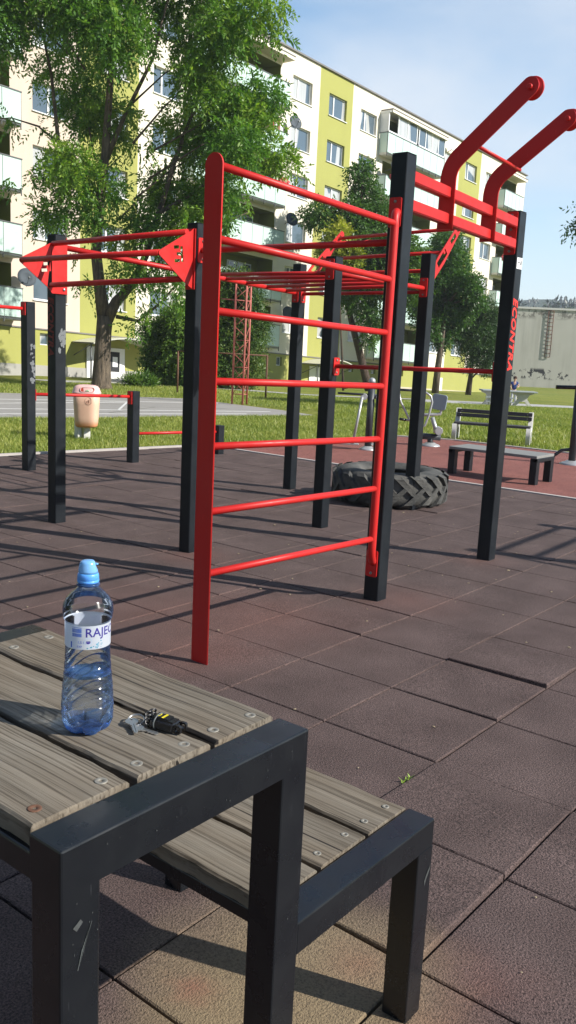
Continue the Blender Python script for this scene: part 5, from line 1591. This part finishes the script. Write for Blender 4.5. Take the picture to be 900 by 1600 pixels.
def window(x0, x1, z0, z1, seed, dep=.15, small=False):
    r = random.Random(seed); y = D + dep
    bm = bmesh.new(); f = .055 if not small else .04
    sbox(bm, x0 + .004, x1 - .004, y - .03, y + .03, z0 + .004, z0 + f); sbox(bm, x0 + .004, x1 - .004, y - .03, y + .03, z1 - f, z1 - .004)
    sbox(bm, x0 + .004, x0 + f, y - .028, y + .028, z0 + f, z1 - f); sbox(bm, x1 - f, x1 - .004, y - .028, y + .028, z0 + f, z1 - f)
    m_ = x0 + (x1 - x0) * (.36 if seed % 3 else .5)
    if not small:
        sbox(bm, m_ - .04, m_ + .04, y - .032, y + .032, z0 + f, z1 - f)
        sbox(bm, x0 - .03, x1 + .03, D - .06, D + .1, z0 - .035, z0 - .001)
    o = finish('window', bm, M['white_plastic'], apt)
    bm = bmesh.new(); sbox(bm, x0 + f, x1 - f, y - .004, y + .004, z0 + f, z1 - f); finish('pane', bm, M['glass'], o)
    return o
i = 0
for (a, b) in wins:
    for k in range(6):
        i += 1; window(a, b, 13.82 - FP * k, 14.86 - FP * k, i)
for (a, b) in smalls: window(a, b, 1.18, 1.62, 5, small=True)

# balconies: recess with olive walls, slab, glass parapet with rail
cl_cols = [simple('washing_' + n_, c_, .8, .1) for n_, c_ in (('yellow', (.7, .55, .03)), ('red', (.35, .03, .04)), ('white', (.75, .75, .75)), ('brown', (.22, .09, .05)))]
def balcony(a, b, k, idx):
    zf = 12.98 - FP * k; zc = zf + 2.0; h0, h1 = a + .45, b - .08
    bm = bmesh.new(); y1 = D + 1.0
    quad(bm, S(h0, D, zf), S(h0, y1, zf), S(h0, y1, zc), S(h0, D, zc)); quad(bm, S(h1, D, zf), S(h1, D, zc), S(h1, y1, zc), S(h1, y1, zf))
    quad(bm, S(h0, y1, zf), S(h1, y1, zf), S(h1, y1, zc), S(h0, y1, zc)); quad(bm, S(h0, D, zc), S(h0, y1, zc), S(h1, y1, zc), S(h1, D, zc)); quad(bm, S(h0, D, zf), S(h1, D, zf), S(h1, y1, zf), S(h0, y1, zf))
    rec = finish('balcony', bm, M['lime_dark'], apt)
    # back windows and door
    for (wa, wb, wz) in ((h0 + .5, h0 + 1.5, .7), (h0 + 1.55, h0 + 2.2, .05), (h1 - 2.2, h1 - 1.55, .05), (h1 - 1.5, h1 - .5, .7)):
        if wb > h1 - .1: continue
        bm = bmesh.new(); bg_ = bmesh.new()
        sbox(bm, wa, wb, y1 - .06, y1 - .01, zf + wz, zf + 1.75); sbox(bg_, wa + .07, wb - .07, y1 - .07, y1 - .062, zf + wz + .07, zf + 1.68)
        finish('back_window', bm, M['white_plastic'], rec); finish('back_pane', bg_, M['glass'], rec)
    bm = bmesh.new(); sbox(bm, a, b, D - .5, D - .001, zf - .02, zf + .13); finish('balcony_slab', bm, M['concrete'], rec)
    # parapet
    pz0, pz1 = zf + .10, zf + 1.10
    yy = D - .56
    bm = bmesh.new(); n = 8 if b - a > 5 else 5
    for q in range(n):
        xa, xb = a + (b - a) * q / n + .012, a + (b - a) * (q + 1) / n - .012
        sbox(bm, xa, xb, yy - .01, yy, pz0, pz1)
    sbox(bm, a - .01, a, yy + .02, D - .03, pz0, pz1); sbox(bm, b, b + .01, yy + .02, D - .03, pz0, pz1)
    finish('glass_parapet', bm, M['bglass'], rec)
    bm = bmesh.new()
    sbox(bm, a - .02, b + .02, yy - .03, yy + .02, pz1, pz1 + .04); sbox(bm, a, b, yy + .001, yy + .03, pz0 - .08, pz0 - .05); sbox(bm, a, b, yy + .001, yy + .03, pz0 + .02, pz0 + .05)
    for q in range(n + 1):
        xa = a + (b - a) * q / n; sbox(bm, xa - .015, xa + .015, yy + .001, yy + .035, pz0 - .2, pz1)
    sbox(bm, a - .02, a + .015, yy, D, pz1, pz1 + .04); sbox(bm, b - .015, b + .02, yy, D, pz1, pz1 + .04)
    finish('railing', bm, M['metal_dark'], rec)
    if k == 0:
        bm = bmesh.new(); sbox(bm, a + .05, b + .05, D - .75, D - .001, zc + .12, zc + .26); finish('canopy_slab', bm, M['cream'], rec)
        bm = bmesh.new(); sbox(bm, a + .03, b + .07, D - .77, D - .001, zc + .265, zc + .31); finish('canopy_flashing', bm, M['roof_edge'], rec)
    return rec, zf
for bi, (a, b) in enumerate(bals):
    for k in range(6):
        rec, zf = balcony(a, b, k, bi)
        if bi == 2 and k == 0:     # glazed in, two units
            bm = bmesh.new(); bg_ = bmesh.new(); yy = D - .55; m_ = (a + b) / 2
            for (u0, u1, nn) in ((a, m_ - .12, 3), (m_ + .12, b, 4)):
                sbox(bm, u0, u1, yy - .03, yy + .03, zf + 1.15, zf + 1.22); sbox(bm, u0 - .04, u1 + .04, yy - .1, D - .002, zf + 2.12, zf + 2.2)
                for q in range(nn + 1):
                    xa = u0 + (u1 - u0) * q / nn; sbox(bm, xa - .035, xa + .035, yy - .028, yy + .028, zf + 1.22, zf + 2.12)
                q0 = 1 if nn == 3 else 0
                sbox(bg_, u0 + (u1 - u0) * q0 / nn + .04, u1 - .04, yy - .006, yy + .006, zf + 1.23, zf + 2.11)
                sbox(bm, u0, u0 + .03, yy, D, zf + 1.15, zf + 2.12)
            finish('glazing_frame', bm, M['white_plastic'], rec); finish('glazing_pane', bg_, M['glass'], rec)
        if bi == 1 and k == 1:     # washing on a line
            for q in range(9):
                bm = bmesh.new(); xa = 31.9 + q * .22; sbox(bm, xa, xa + .16, D - .35, D - .34, zf + 1.55 - .55 - (q % 3) * .1, zf + 1.62)
                wo = finish('washing', bm, cl_cols[(0, 1, 3, 2, 2, 1, 2, 3, 2)[q]], rec)
        if (bi, k) in ((3, 2), (1, 2), (2, 1)):
            bm = bmesh.new(); r = random.Random(k)
            for q in range(70):
                t = bmesh.new(); bmesh.ops.create_icosphere(t, subdivisions=1, radius=.07)
                merge(bm, t, M=Matrix.Translation(S(a + (.7 if bi != 1 else 5.9) + max(-.3, min(.3, r.gauss(0, .15))), D - .62 + r.gauss(0, .04), zf + 1.16 + max(-.15, min(.15, r.gauss(0, .08))))))
            finish('flowers', bm, simple('red_pink_flowers', (.55, .08, .08), .7, .5, 12), rec)

# entrances with arched canopy
def entrance(x0, x1, glazed, full=True):
    bm = bmesh.new(); zb = -.35 + 0; zt = 1.30
    sbox(bm, x0, x1, D - .07, D - .035, -.4, zt); d = finish('door', bm, M['white_door'], apt)
    bm = bmesh.new()
    m_ = x0 + (x1 - x0) * .45
    if glazed: sbox(bm, m_ + .25, x1 - .28, D - .078, D - .072, .35, 1.15)
    finish('door_glass', bm, M['dark_inside'], d)
    if glazed:
        bm = bmesh.new(); sbox(bm, m_ + .42, m_ + .68, D - .086, D - .08, .55, .95); finish('door_notice', bm, M['white_plastic'], d)
    bm = bmesh.new()
    for xx in (m_ - .02, m_ + .09): sbox(bm, xx, xx + .025, D - .085, D - .072, -.38, zt)
    sbox(bm, m_ + .12, m_ + .16, D - .12, D - .073, .3, .62)
    finish('door_handle', bm, M['metal_dark'], d)
    if full:
        bm = bmesh.new(); n = 12; c0, c1 = x0 - .7, x1 + 1.2; yy0, yy1 = D - 1.35, D - .02
        for i in range(n):
            ta, tb_ = i / n, (i + 1) / n
            xa, xb = c0 + (c1 - c0) * ta, c0 + (c1 - c0) * tb_
            za, zb_ = 1.42 + .30 * math.sin(math.pi * ta), 1.42 + .30 * math.sin(math.pi * tb_)
            quad(bm, S(xa, yy0, za), S(xb, yy0, zb_), S(xb, yy1, zb_), S(xa, yy1, za)); quad(bm, S(xa, yy0, za - .05), S(xa, yy1, za - .05), S(xb, yy1, zb_ - .05), S(xb, yy0, zb_ - .05))
            quad(bm, S(xa, yy0, za - .05), S(xb, yy0, zb_ - .05), S(xb, yy0, zb_), S(xa, yy0, za))
        cn = finish('canopy', bm, simple('canopy_sheet', (.5, .5, .42), .4, .1), apt)
        bm = bmesh.new()
        for xx in (c0 + .1, c1 - .1): tube(bm, [S(xx, yy0 + .1, 1.42), S(xx, D - .03, .9)], .02, 6); tube(bm, [S(xx, yy0 + .05, 1.42), S(xx, D, 1.42)], .02, 6)
        tube(bm, [S(c0 + .12, yy0 + .3, 1.42), S(c0 + .12, yy0 + .3, -.5)], .03, 8)
        finish('canopy_bracket', bm, M['metal_dark'], cn)
entrance(22.65, 24.6, True); entrance(37.2, 38.5, False); entrance(50.35, 51.45, False, False)

def dish(x, zz, r_=.33, mat='dish', y=None, yawd=0):
    y = D - .45 if y is None else y
    c = S(x, y, zz); root = thing('satellite_dish', c, DL.pop(0), 'satellite dish', 'satellite dishes on the facade')
    ax = Vector((-.35 + yawd, -1, .35)).normalized()
    bm = bmesh.new(); lathe(bm, c, [(.001, -.0), (r_ * .5, .02), (r_ * .85, .06), (r_, .09), (r_, .10), (r_ * .5, .035), (.001, .015)], 28, axis=ax, closed=True); finish('reflector', bm, M[mat], root)
    bm = bmesh.new(); tube(bm, [c - ax * .02, S(x + .1, D, zz - .15)], .02, 6); tube(bm, [c + Vector((0, 0, -r_ * .9)), c + ax * .38 + Vector((0, 0, -.12))], .01, 5); tube(bm, [c + ax * .34 + Vector((0, 0, -.11)), c + ax * .44 + Vector((0, 0, -.12))], .035, 8); finish('feed_arm', bm, M['metal_dark'], root)
DL = ['dark satellite dish beside the loggia one floor below the roof', 'dark satellite dish on the cream wall third balcony down, right of the tall tree', 'dark satellite dish lowest on the wall above the hedge',
      'dark satellite dish hanging below the glazed top floor balcony', 'white satellite dish at the top right corner of the glazed balcony', 'dark satellite dish low on the left facade beside the leftmost balcony', 'small satellite dish on the leftmost section high behind the tree']
dish(34.55, 12.55); dish(34.6, 8.15); dish(34.7, 3.72, .36); dish(43.0, 12.38, .36, y=D - .8); dish(49.9, 15.0, .33, 'dish_pale'); dish(19.6, 3.5, .34)

# ------------------------------------------------------------------ large grey wall building on the right
def hall():
    A = Vector((90.0, 45.8, 0)); Bp = Vector((106.0, 22.0, 0)); d = (Bp - A).normalized(); n = Vector((-d.y, d.x, 0)); n = n if n.dot(Fh) > 0 else -n
    c = (A + Bp) / 2; rt = thing('grey_hall', (c.x, c.y, -1.6), 'large blank grey walled hall with a rusty wall ladder, at the right', 'building')
    m, nt, b = nm('stained_grey_render')
    v = world_coord(nt); col = mix(nt, noise(nt, v, .35, 6, .65), (.40, .39, .34), (.52, .505, .45))
    st = noise(nt, world_coord(nt, (1.2, 1.2, .12)), 1, 5, .6); col = mix(nt, ramp(nt, st, [(.5, 0), (.75, .5)]), col, (.28, .27, .23))
    sep = nt.nodes.new('ShaderNodeSeparateXYZ'); g = nt.nodes.new('ShaderNodeNewGeometry'); nt.links.new(g.outputs['Position'], sep.inputs[0])
    def band(lo, hi, soft):
        q = nt.nodes.new('ShaderNodeMapRange'); q.inputs['From Min'].default_value = lo - soft; q.inputs['From Max'].default_value = lo; nt.links.new(sep.outputs[2], q.inputs['Value'])
        q2 = nt.nodes.new('ShaderNodeMapRange'); q2.inputs['From Min'].default_value = hi + soft; q2.inputs['From Max'].default_value = hi; nt.links.new(sep.outputs[2], q2.inputs['Value'])
        mm = nt.nodes.new('ShaderNodeMath'); mm.operation = 'MULTIPLY'; nt.links.new(q.outputs[0], mm.inputs[0]); nt.links.new(q2.outputs[0], mm.inputs[1]); return mm.outputs[0]
    def mul(a, bb):
        mm = nt.nodes.new('ShaderNodeMath'); mm.operation = 'MULTIPLY'; nt.links.new(a, mm.inputs[0]); nt.links.new(bb, mm.inputs[1]); return mm.outputs[0]
    pat = ramp(nt, noise(nt, v, .9, 4, .75), [(.53, 0), (.55, 1)])
    col = mix(nt, mul(band(-.5, .35, .25), pat), col, (.03, .03, .03))
    top_ = ramp(nt, noise(nt, v, .8, 6, .8), [(.5, 0), (.55, .9)]); col = mix(nt, mul(band(6.1, 6.9, .4), top_), col, (.15, .14, .12))
    nt.links.new(col, b.inputs['Base Color']); b.inputs['Roughness'].default_value = .95
    T_ = 6.82
    def bx(bm, s0, s1, t0, t1, z0, z1):
        vs = [bm.verts.new(A + d * s + n * t + Vector((0, 0, z))) for z in (z0, z1) for (s, t) in ((s0, t0), (s1, t0), (s1, t1), (s0, t1))]
        for q in ((0, 3, 2, 1), (4, 5, 6, 7), (0, 1, 5, 4), (1, 2, 6, 5), (2, 3, 7, 6), (3, 0, 4, 7)): bm.faces.new([vs[k] for k in q])
    L = (Bp - A).length
    bm = bmesh.new(); bx(bm, -8, L, 0, 14, -3, T_); bmesh.ops.recalc_face_normals(bm, faces=bm.faces); finish('wall', bm, m, rt)
    bm = bmesh.new(); bx(bm, -8.1, L + .1, -.12, 14.1, T_ + .01, T_ + .22); finish('roof_edge', bm, M['concrete'], rt)
    return A, d, n, rt
HA, HD, HN, hall_o = hall()
def hall_pt(sx, z, off=-.12): return HA + HD * sx + HN * off + Vector((0, 0, z))
bm = bmesh.new()
import mathutils
def on_hall(px, py):
    """distance along the hall wall and height for a measured direction"""
    dr = Fv * 1378.456 + Rv * (px - 450) + Uv * (800 - py)
    # intersect with the wall's vertical plane
    t = (HA - Vector((0, 0, CAM_H))).dot(HN) / dr.dot(HN); p = Vector((0, 0, CAM_H)) + dr * t
    return (p - HA).dot(HD), p.z
s0, z1 = on_hall(863, 486); s1, _ = on_hall(857, 558); sA, _ = on_hall(858, 486); _, z0 = on_hall(857, 558)
sm = s0 - .1
for off in (-.28, .28): tube(bm, [hall_pt(sm + off, z0), hall_pt(sm + off, z1)], .045, 5)
for i in range(13): zz = z0 + (z1 - z0) * i / 12; tube(bm, [hall_pt(sm - .28, zz), hall_pt(sm + .28, zz)], .035, 5)
for off in (-.28, .28):
    for zz in (z0 + .4, (z0 + z1) / 2, z1 - .4): tube(bm, [hall_pt(sm + off, zz, -.12), hall_pt(sm + off, zz, 0)], .03, 5)
finish('wall_ladder', bm, M['rust'], hall_o)

# ------------------------------------------------------------------ far picnic table and child
def picnic():
    c = Vector((31.9, 14.16, tz(31.9))); rt = thing('concrete_table', c, 'small concrete table with flared legs far away on the lawn', 'table')
    # two flared legs seen from the side, top slab
    def slab(name, x0, x1, y0, y1, z0, z1, mat):
        bm = bmesh.new(); t = bmesh.new(); bmesh.ops.create_cube(t, size=1)
        for v in t.verts: v.co = loc(c, (x0 + x1) / 2 + v.co.x * (x1 - x0), (z0 + z1) / 2 + v.co.z * (z1 - z0), (y0 + y1) / 2 + v.co.y * (y1 - y0))
        bmesh.ops.bevel(t, geom=t.edges[:], offset=.012, segments=1, affect='EDGES'); merge(bm, t); return finish(name, bm, mat, rt)
    grey = simple('weathered_grey_table', (.28, .31, .31), .85, .2, 6)
    slab('table_top', -1.6, .48, -.35, .35, .50, .555, grey)
    prof = [(-.42, .50), (.42, .50), (.42, .46), (.25, .40), (.17, .26), (.36, 0), (.22, 0), (.10, .15), (-.10, .15), (-.22, 0), (-.36, 0), (-.17, .26), (-.25, .40), (-.42, .46)]
    for dd in (0.0,):
        for px_ in (-.0, -1.15):
            Mx = Matrix(((Rh.x, 0, Fh.x, 0), (Rh.y, 0, Fh.y, 0), (0, 1, 0, 0), (0, 0, 0, 1))); q = loc(c, px_, 0, 0)
            t = curve_mesh([prof], .10, Matrix.Translation(q) @ Mx); bm = bmesh.new(); merge(bm, t); finish('leg', bm, M['concrete'], rt)
    b2 = thing('concrete_bench', loc(c, -1.2, 0, -.2), 'low grey bench boards beside the far concrete table', 'bench')
    for z in (.14, .30):
        bm = bmesh.new(); t = bmesh.new(); bmesh.ops.create_cube(t, size=1)
        for v in t.verts: v.co = loc(c, -1.0 + v.co.x * 1.1, z + v.co.z * .05, -.72 + v.co.y * .12)
        merge(bm, t); finish('seat_board', bm, grey, b2)
    for xx in (-1.4, -.6):
        bm = bmesh.new(); t = bmesh.new(); bmesh.ops.create_cube(t, size=1)
        for v in t.verts: v.co = loc(c, xx + v.co.x * .08, .135 + v.co.z * .29, -.63 + v.co.y * .06)
        merge(bm, t); finish('leg', bm, M['concrete'], b2)
    return c
pc = picnic()
def person():
    b = loc(pc, -.10, 0, 1.0); H = 1.12
    skin_m = simple('skin', (.50, .30, .21), .6, .05)
    me = bpy.data.meshes.new('body'); bm = bmesh.new()
    J = {'pel': (0, 0, .50), 'sp': (0, 0, .62), 'ch': (0, 0, .78), 'nk': (0, 0, .88), 'hd': (.01, -.01, .96), 'tp': (.012, -.01, 1.05)}
    J.update({'shl': (-.11, 0, .83), 'ell': (-.16, -.02, .68), 'wrl': (-.12, -.10, .58), 'hl': (-.10, -.13, .55), 'shr': (.11, 0, .83), 'elr': (.17, -.03, .70), 'wrr': (.10, -.13, .66), 'hr': (.07, -.16, .66),
              'hpl': (-.06, 0, .48), 'knl': (-.07, -.02, .27), 'anl': (-.07, .01, .06), 'tol': (-.075, -.08, .02), 'hpr': (.06, 0, .48), 'knr': (.08, -.01, .27), 'anr': (.09, .02, .06), 'tor': (.10, -.07, .02)})
    Rr = {'pel': .085, 'sp': .075, 'ch': .085, 'nk': .035, 'hd': .062, 'tp': .05, 'shl': .04, 'ell': .028, 'wrl': .02, 'hl': .022, 'shr': .04, 'elr': .028, 'wrr': .02, 'hr': .022, 'hpl': .062, 'knl': .042, 'anl': .028, 'tol': .025, 'hpr': .062, 'knr': .042, 'anr': .028, 'tor': .025}
    E = [('pel', 'sp'), ('sp', 'ch'), ('ch', 'nk'), ('nk', 'hd'), ('hd', 'tp'), ('ch', 'shl'), ('shl', 'ell'), ('ell', 'wrl'), ('wrl', 'hl'), ('ch', 'shr'), ('shr', 'elr'), ('elr', 'wrr'), ('wrr', 'hr'), ('pel', 'hpl'), ('hpl', 'knl'), ('knl', 'anl'), ('anl', 'tol'), ('pel', 'hpr'), ('hpr', 'knr'), ('knr', 'anr'), ('anr', 'tor')]
    rt = thing('person', b, 'child in a dark blue T-shirt and pale trousers standing behind the far table', 'person')
    def grow(keys, edges, root, mat, name, extra=0.0, lvl=2):
        me = bpy.data.meshes.new(name); ks = list(keys)
        me.from_pydata([J[k] for k in ks], [(ks.index(a), ks.index(b_)) for a, b_ in edges], [])
        o = bpy.data.objects.new(name, me); COL.objects.link(o)
        o.modifiers.new('s', 'SKIN')
        for i, k in enumerate(ks):
            me.skin_vertices[0].data[i].radius = (Rr[k] + extra, (Rr[k] + extra) * (.75 if k in ('ch', 'sp', 'pel') else 1)); me.skin_vertices[0].data[i].use_root = (k == root)
        sb = o.modifiers.new('u', 'SUBSURF'); sb.levels = lvl; sb.render_levels = lvl
        dg = bpy.context.evaluated_depsgraph_get(); m2 = bpy.data.meshes.new_from_object(o.evaluated_get(dg)); bpy.data.objects.remove(o)
        Mx = Matrix(((Rh.x, Fh.x, 0), (Rh.y, Fh.y, 0), (0, 0, 1)))
        for v in m2.vertices: v.co = Mx @ v.co
        for p in m2.polygons: p.use_smooth = True
        m2.materials.clear(); m2.materials.append(mat)
        o2 = bpy.data.objects.new(name, m2); COL.objects.link(o2); o2.parent = rt
        return o2
    grow(J.keys(), E, 'pel', skin_m, 'body')
    shirt = simple('navy_shirt', (.02, .045, .19), .8, .1); tr_ = simple('pale_trousers', (.5, .52, .55), .8, .1)
    J['ells'] = tuple(Vector(J['shl']).lerp(Vector(J['ell']), .6)); Rr['ells'] = .034; J['elrs'] = tuple(Vector(J['shr']).lerp(Vector(J['elr']), .6)); Rr['elrs'] = .034
    J['nb'] = (0, 0, .855); Rr['nb'] = .04
    grow(['pel', 'sp', 'ch', 'nb', 'shl', 'ells', 'shr', 'elrs'], [('pel', 'sp'), ('sp', 'ch'), ('ch', 'nb'), ('ch', 'shl'), ('shl', 'ells'), ('ch', 'shr'), ('shr', 'elrs')], 'pel', shirt, 'shirt', .012)
    grow(['pel', 'hpl', 'knl', 'anl', 'hpr', 'knr', 'anr'], [('pel', 'hpl'), ('hpl', 'knl'), ('knl', 'anl'), ('pel', 'hpr'), ('hpr', 'knr'), ('knr', 'anr')], 'pel', tr_, 'trousers', .010)
    bm = bmesh.new(); t = bmesh.new(); bmesh.ops.create_icosphere(t, subdivisions=3, radius=.078)
    for v in t.verts:
        v.co.z *= 1.05
        if v.co.y < -.02 and v.co.z < .03: v.co *= .82
    for f in t.faces: f.smooth = True
    p = loc(b, .012, 1.005, .0); merge(bm, t, M=Matrix.Translation(p) @ Matrix.Rotation(yaw - math.pi / 2, 4, 'Z')); finish('hair', bm, simple('brown_hair', (.06, .03, .02), .7), rt)
person()

# ------------------------------------------------------------------ far forest and hills
def conifer(name, b, h, seed, label, cat='tree', group=None):
    rt = thing(name, b, label, cat, group); r = random.Random(seed); b = Vector(b)
    bm = bmesh.new(); tube(bm, [b - Vector((0, 0, 1)), b + Vector((0, 0, h * .9))], [h * .02, h * .006], 6); finish('trunk', bm, M['bark_dark'], rt)
    cl = []; n = 9
    for i in range(n):
        t = i / n; rr = h * .17 * (1 - t) ** .8 + .12 * h * .1; cl.append((b.x + r.uniform(-.04, .04) * h * (1 - t), b.y + r.uniform(-.04, .04) * h * (1 - t), b.z + h * (.14 + .8 * t), rr, rr, h * .08, 1.0))
    foliage('crown', cl, 420, h * .085, h * .03, rt, M['spruce'], k=5, droop=.4, spray=h * .05, base=.45)
def far_pt(px, dist, z):
    """world point at a bearing (given as photo column) and distance"""
    dr = Fv * 1378.456 + Rv * (px - 450) + Uv * (800 - 470); h = Vector((dr.x, dr.y, 0)).normalized(); return Vector((h.x * dist, h.y * dist, z))
lab_pos = ['first spruce, behind the left end of the grey hall', 'second spruce from the left above the grey hall', 'tallest pointed spruce just left of the wall ladder', 'spruce directly above the wall ladder', 'thin spruce right of the wall ladder', 'broad spruce right of the ladder above the hall', 'spruce near the right edge of the picture', 'rightmost spruce at the picture edge']
k_ = 0
for (px, py, h) in [(812, 463, 0), (835, 472, 0), (852, 476, 0), (858, 464, 0), (867, 464, 0), (880, 467, 0), (891, 468, 0), (900, 472, 0)]:
    dist = 300 + (k_ * 37) % 30
    # height needed so that the tip stands above the hall
    dr = Fv * 1378.456 + Rv * (px - 450) + Uv * (800 - py); hz = CAM_H + dr.z / math.hypot(dr.x, dr.y) * dist
    conifer('spruce_tree', far_pt(px, dist, -2), hz + 2, 50 + k_, lab_pos[k_], group='spruces on the rise behind the hall'); k_ += 1
def ridge_hill(name, d0, prof, depth, mat, spread, n, hgt, seedn, z0=-2):
    """hill with a forest on it; prof: bearings (column) -> crest height"""
    bm = bmesh.new(); rows = []
    for (px, z) in prof:
        a = far_pt(px, d0, z0); b = far_pt(px, d0 + depth, z); c_ = far_pt(px, d0 + depth * 1.25, z * .9)
        rows.append([bm.verts.new(a), bm.verts.new(a.lerp(b, .5) + Vector((0, 0, z * .05))), bm.verts.new(b), bm.verts.new(c_)])
    for i in range(len(rows) - 1):
        for k in range(3): bm.faces.new((rows[i][k], rows[i + 1][k], rows[i + 1][k + 1], rows[i][k + 1]))
    tag(finish(name, bm, M['hill']), kind='structure')
M['hill'] = simple('forest_floor', (.03, .055, .03), .95, .3, .02)
def crest(px, py, dist):
    dr = Fv * 1378.456 + Rv * (px - 450) + Uv * (800 - py); return CAM_H + dr.z / math.hypot(dr.x, dr.y) * dist
ridge_hill('forested_hill', 360, [(px, crest(px, 470 + (px - 850) * .02 + 3 * math.sin(px * .05), 580)) for px in range(620, 1100, 30)], 220, None, 0, 0, 0, 0)
def forest():
    rt = bpy.data.objects.new('forest', None)
    cl = []; r = random.Random(77); n = 1500
    V = []; Fc = []; T_ = []
    for i in range(n):
        px = r.uniform(640, 1080); u = r.random() ** .7; dist = 360 + 220 * u
        zt = crest(px, 472, 580); z = -2 + (zt + 2) * (u * .92 if u < .5 else u) ; h = r.uniform(2.8, 5.4)
        p = far_pt(px, dist, z - 2); w_ = h * r.uniform(.28, .5); m_ = 7
        for lv in range(3):
            base = len(V); zz0 = z - 1 + h * (.1 + .27 * lv); zz1 = z - 1 + h * (.55 + .225 * lv); rr = w_ * (1 - .27 * lv)
            for k in range(m_):
                a = 2 * math.pi * k / m_ + lv; q = rr * r.uniform(.7, 1.15); V.append((p.x + q * math.cos(a), p.y + q * math.sin(a), zz0 + r.uniform(-.5, .5)))
            V.append((p.x, p.y, zz1)); 
            for k in range(m_): Fc.append((base + k, base + (k + 1) % m_, base + m_))
            T_ += [r.random()] * (m_ + 1)
    me = bpy.data.meshes.new('far_forest'); me.from_pydata(V, [], Fc); at = me.attributes.new('tint', 'FLOAT', 'POINT'); at.data.foreach_set('value', T_)
    bpy.data.objects.remove(rt)
    tag(link('far_forest', me, M['spruce']), 'hazy conifer forest covering the far ridge', 'forest', kind='stuff')
forest()

# air: one closed haze box round everything
bm = bmesh.new(); box(bm, -120, 800, -400, 700, -3.2, 66)
m = bpy.data.materials.new('haze_air'); m.use_nodes = True; nt = m.node_tree; nt.nodes.remove(nt.nodes['Principled BSDF'])
vp_ = nt.nodes.new('ShaderNodeVolumePrincipled'); vp_.inputs['Color'].default_value = (.86, .92, 1, 1); vp_.inputs['Density'].default_value = .0005
nt.links.new(vp_.outputs[0], nt.nodes['Material Output'].inputs['Volume'])
tag(finish('haze', bm, m), kind='stuff')
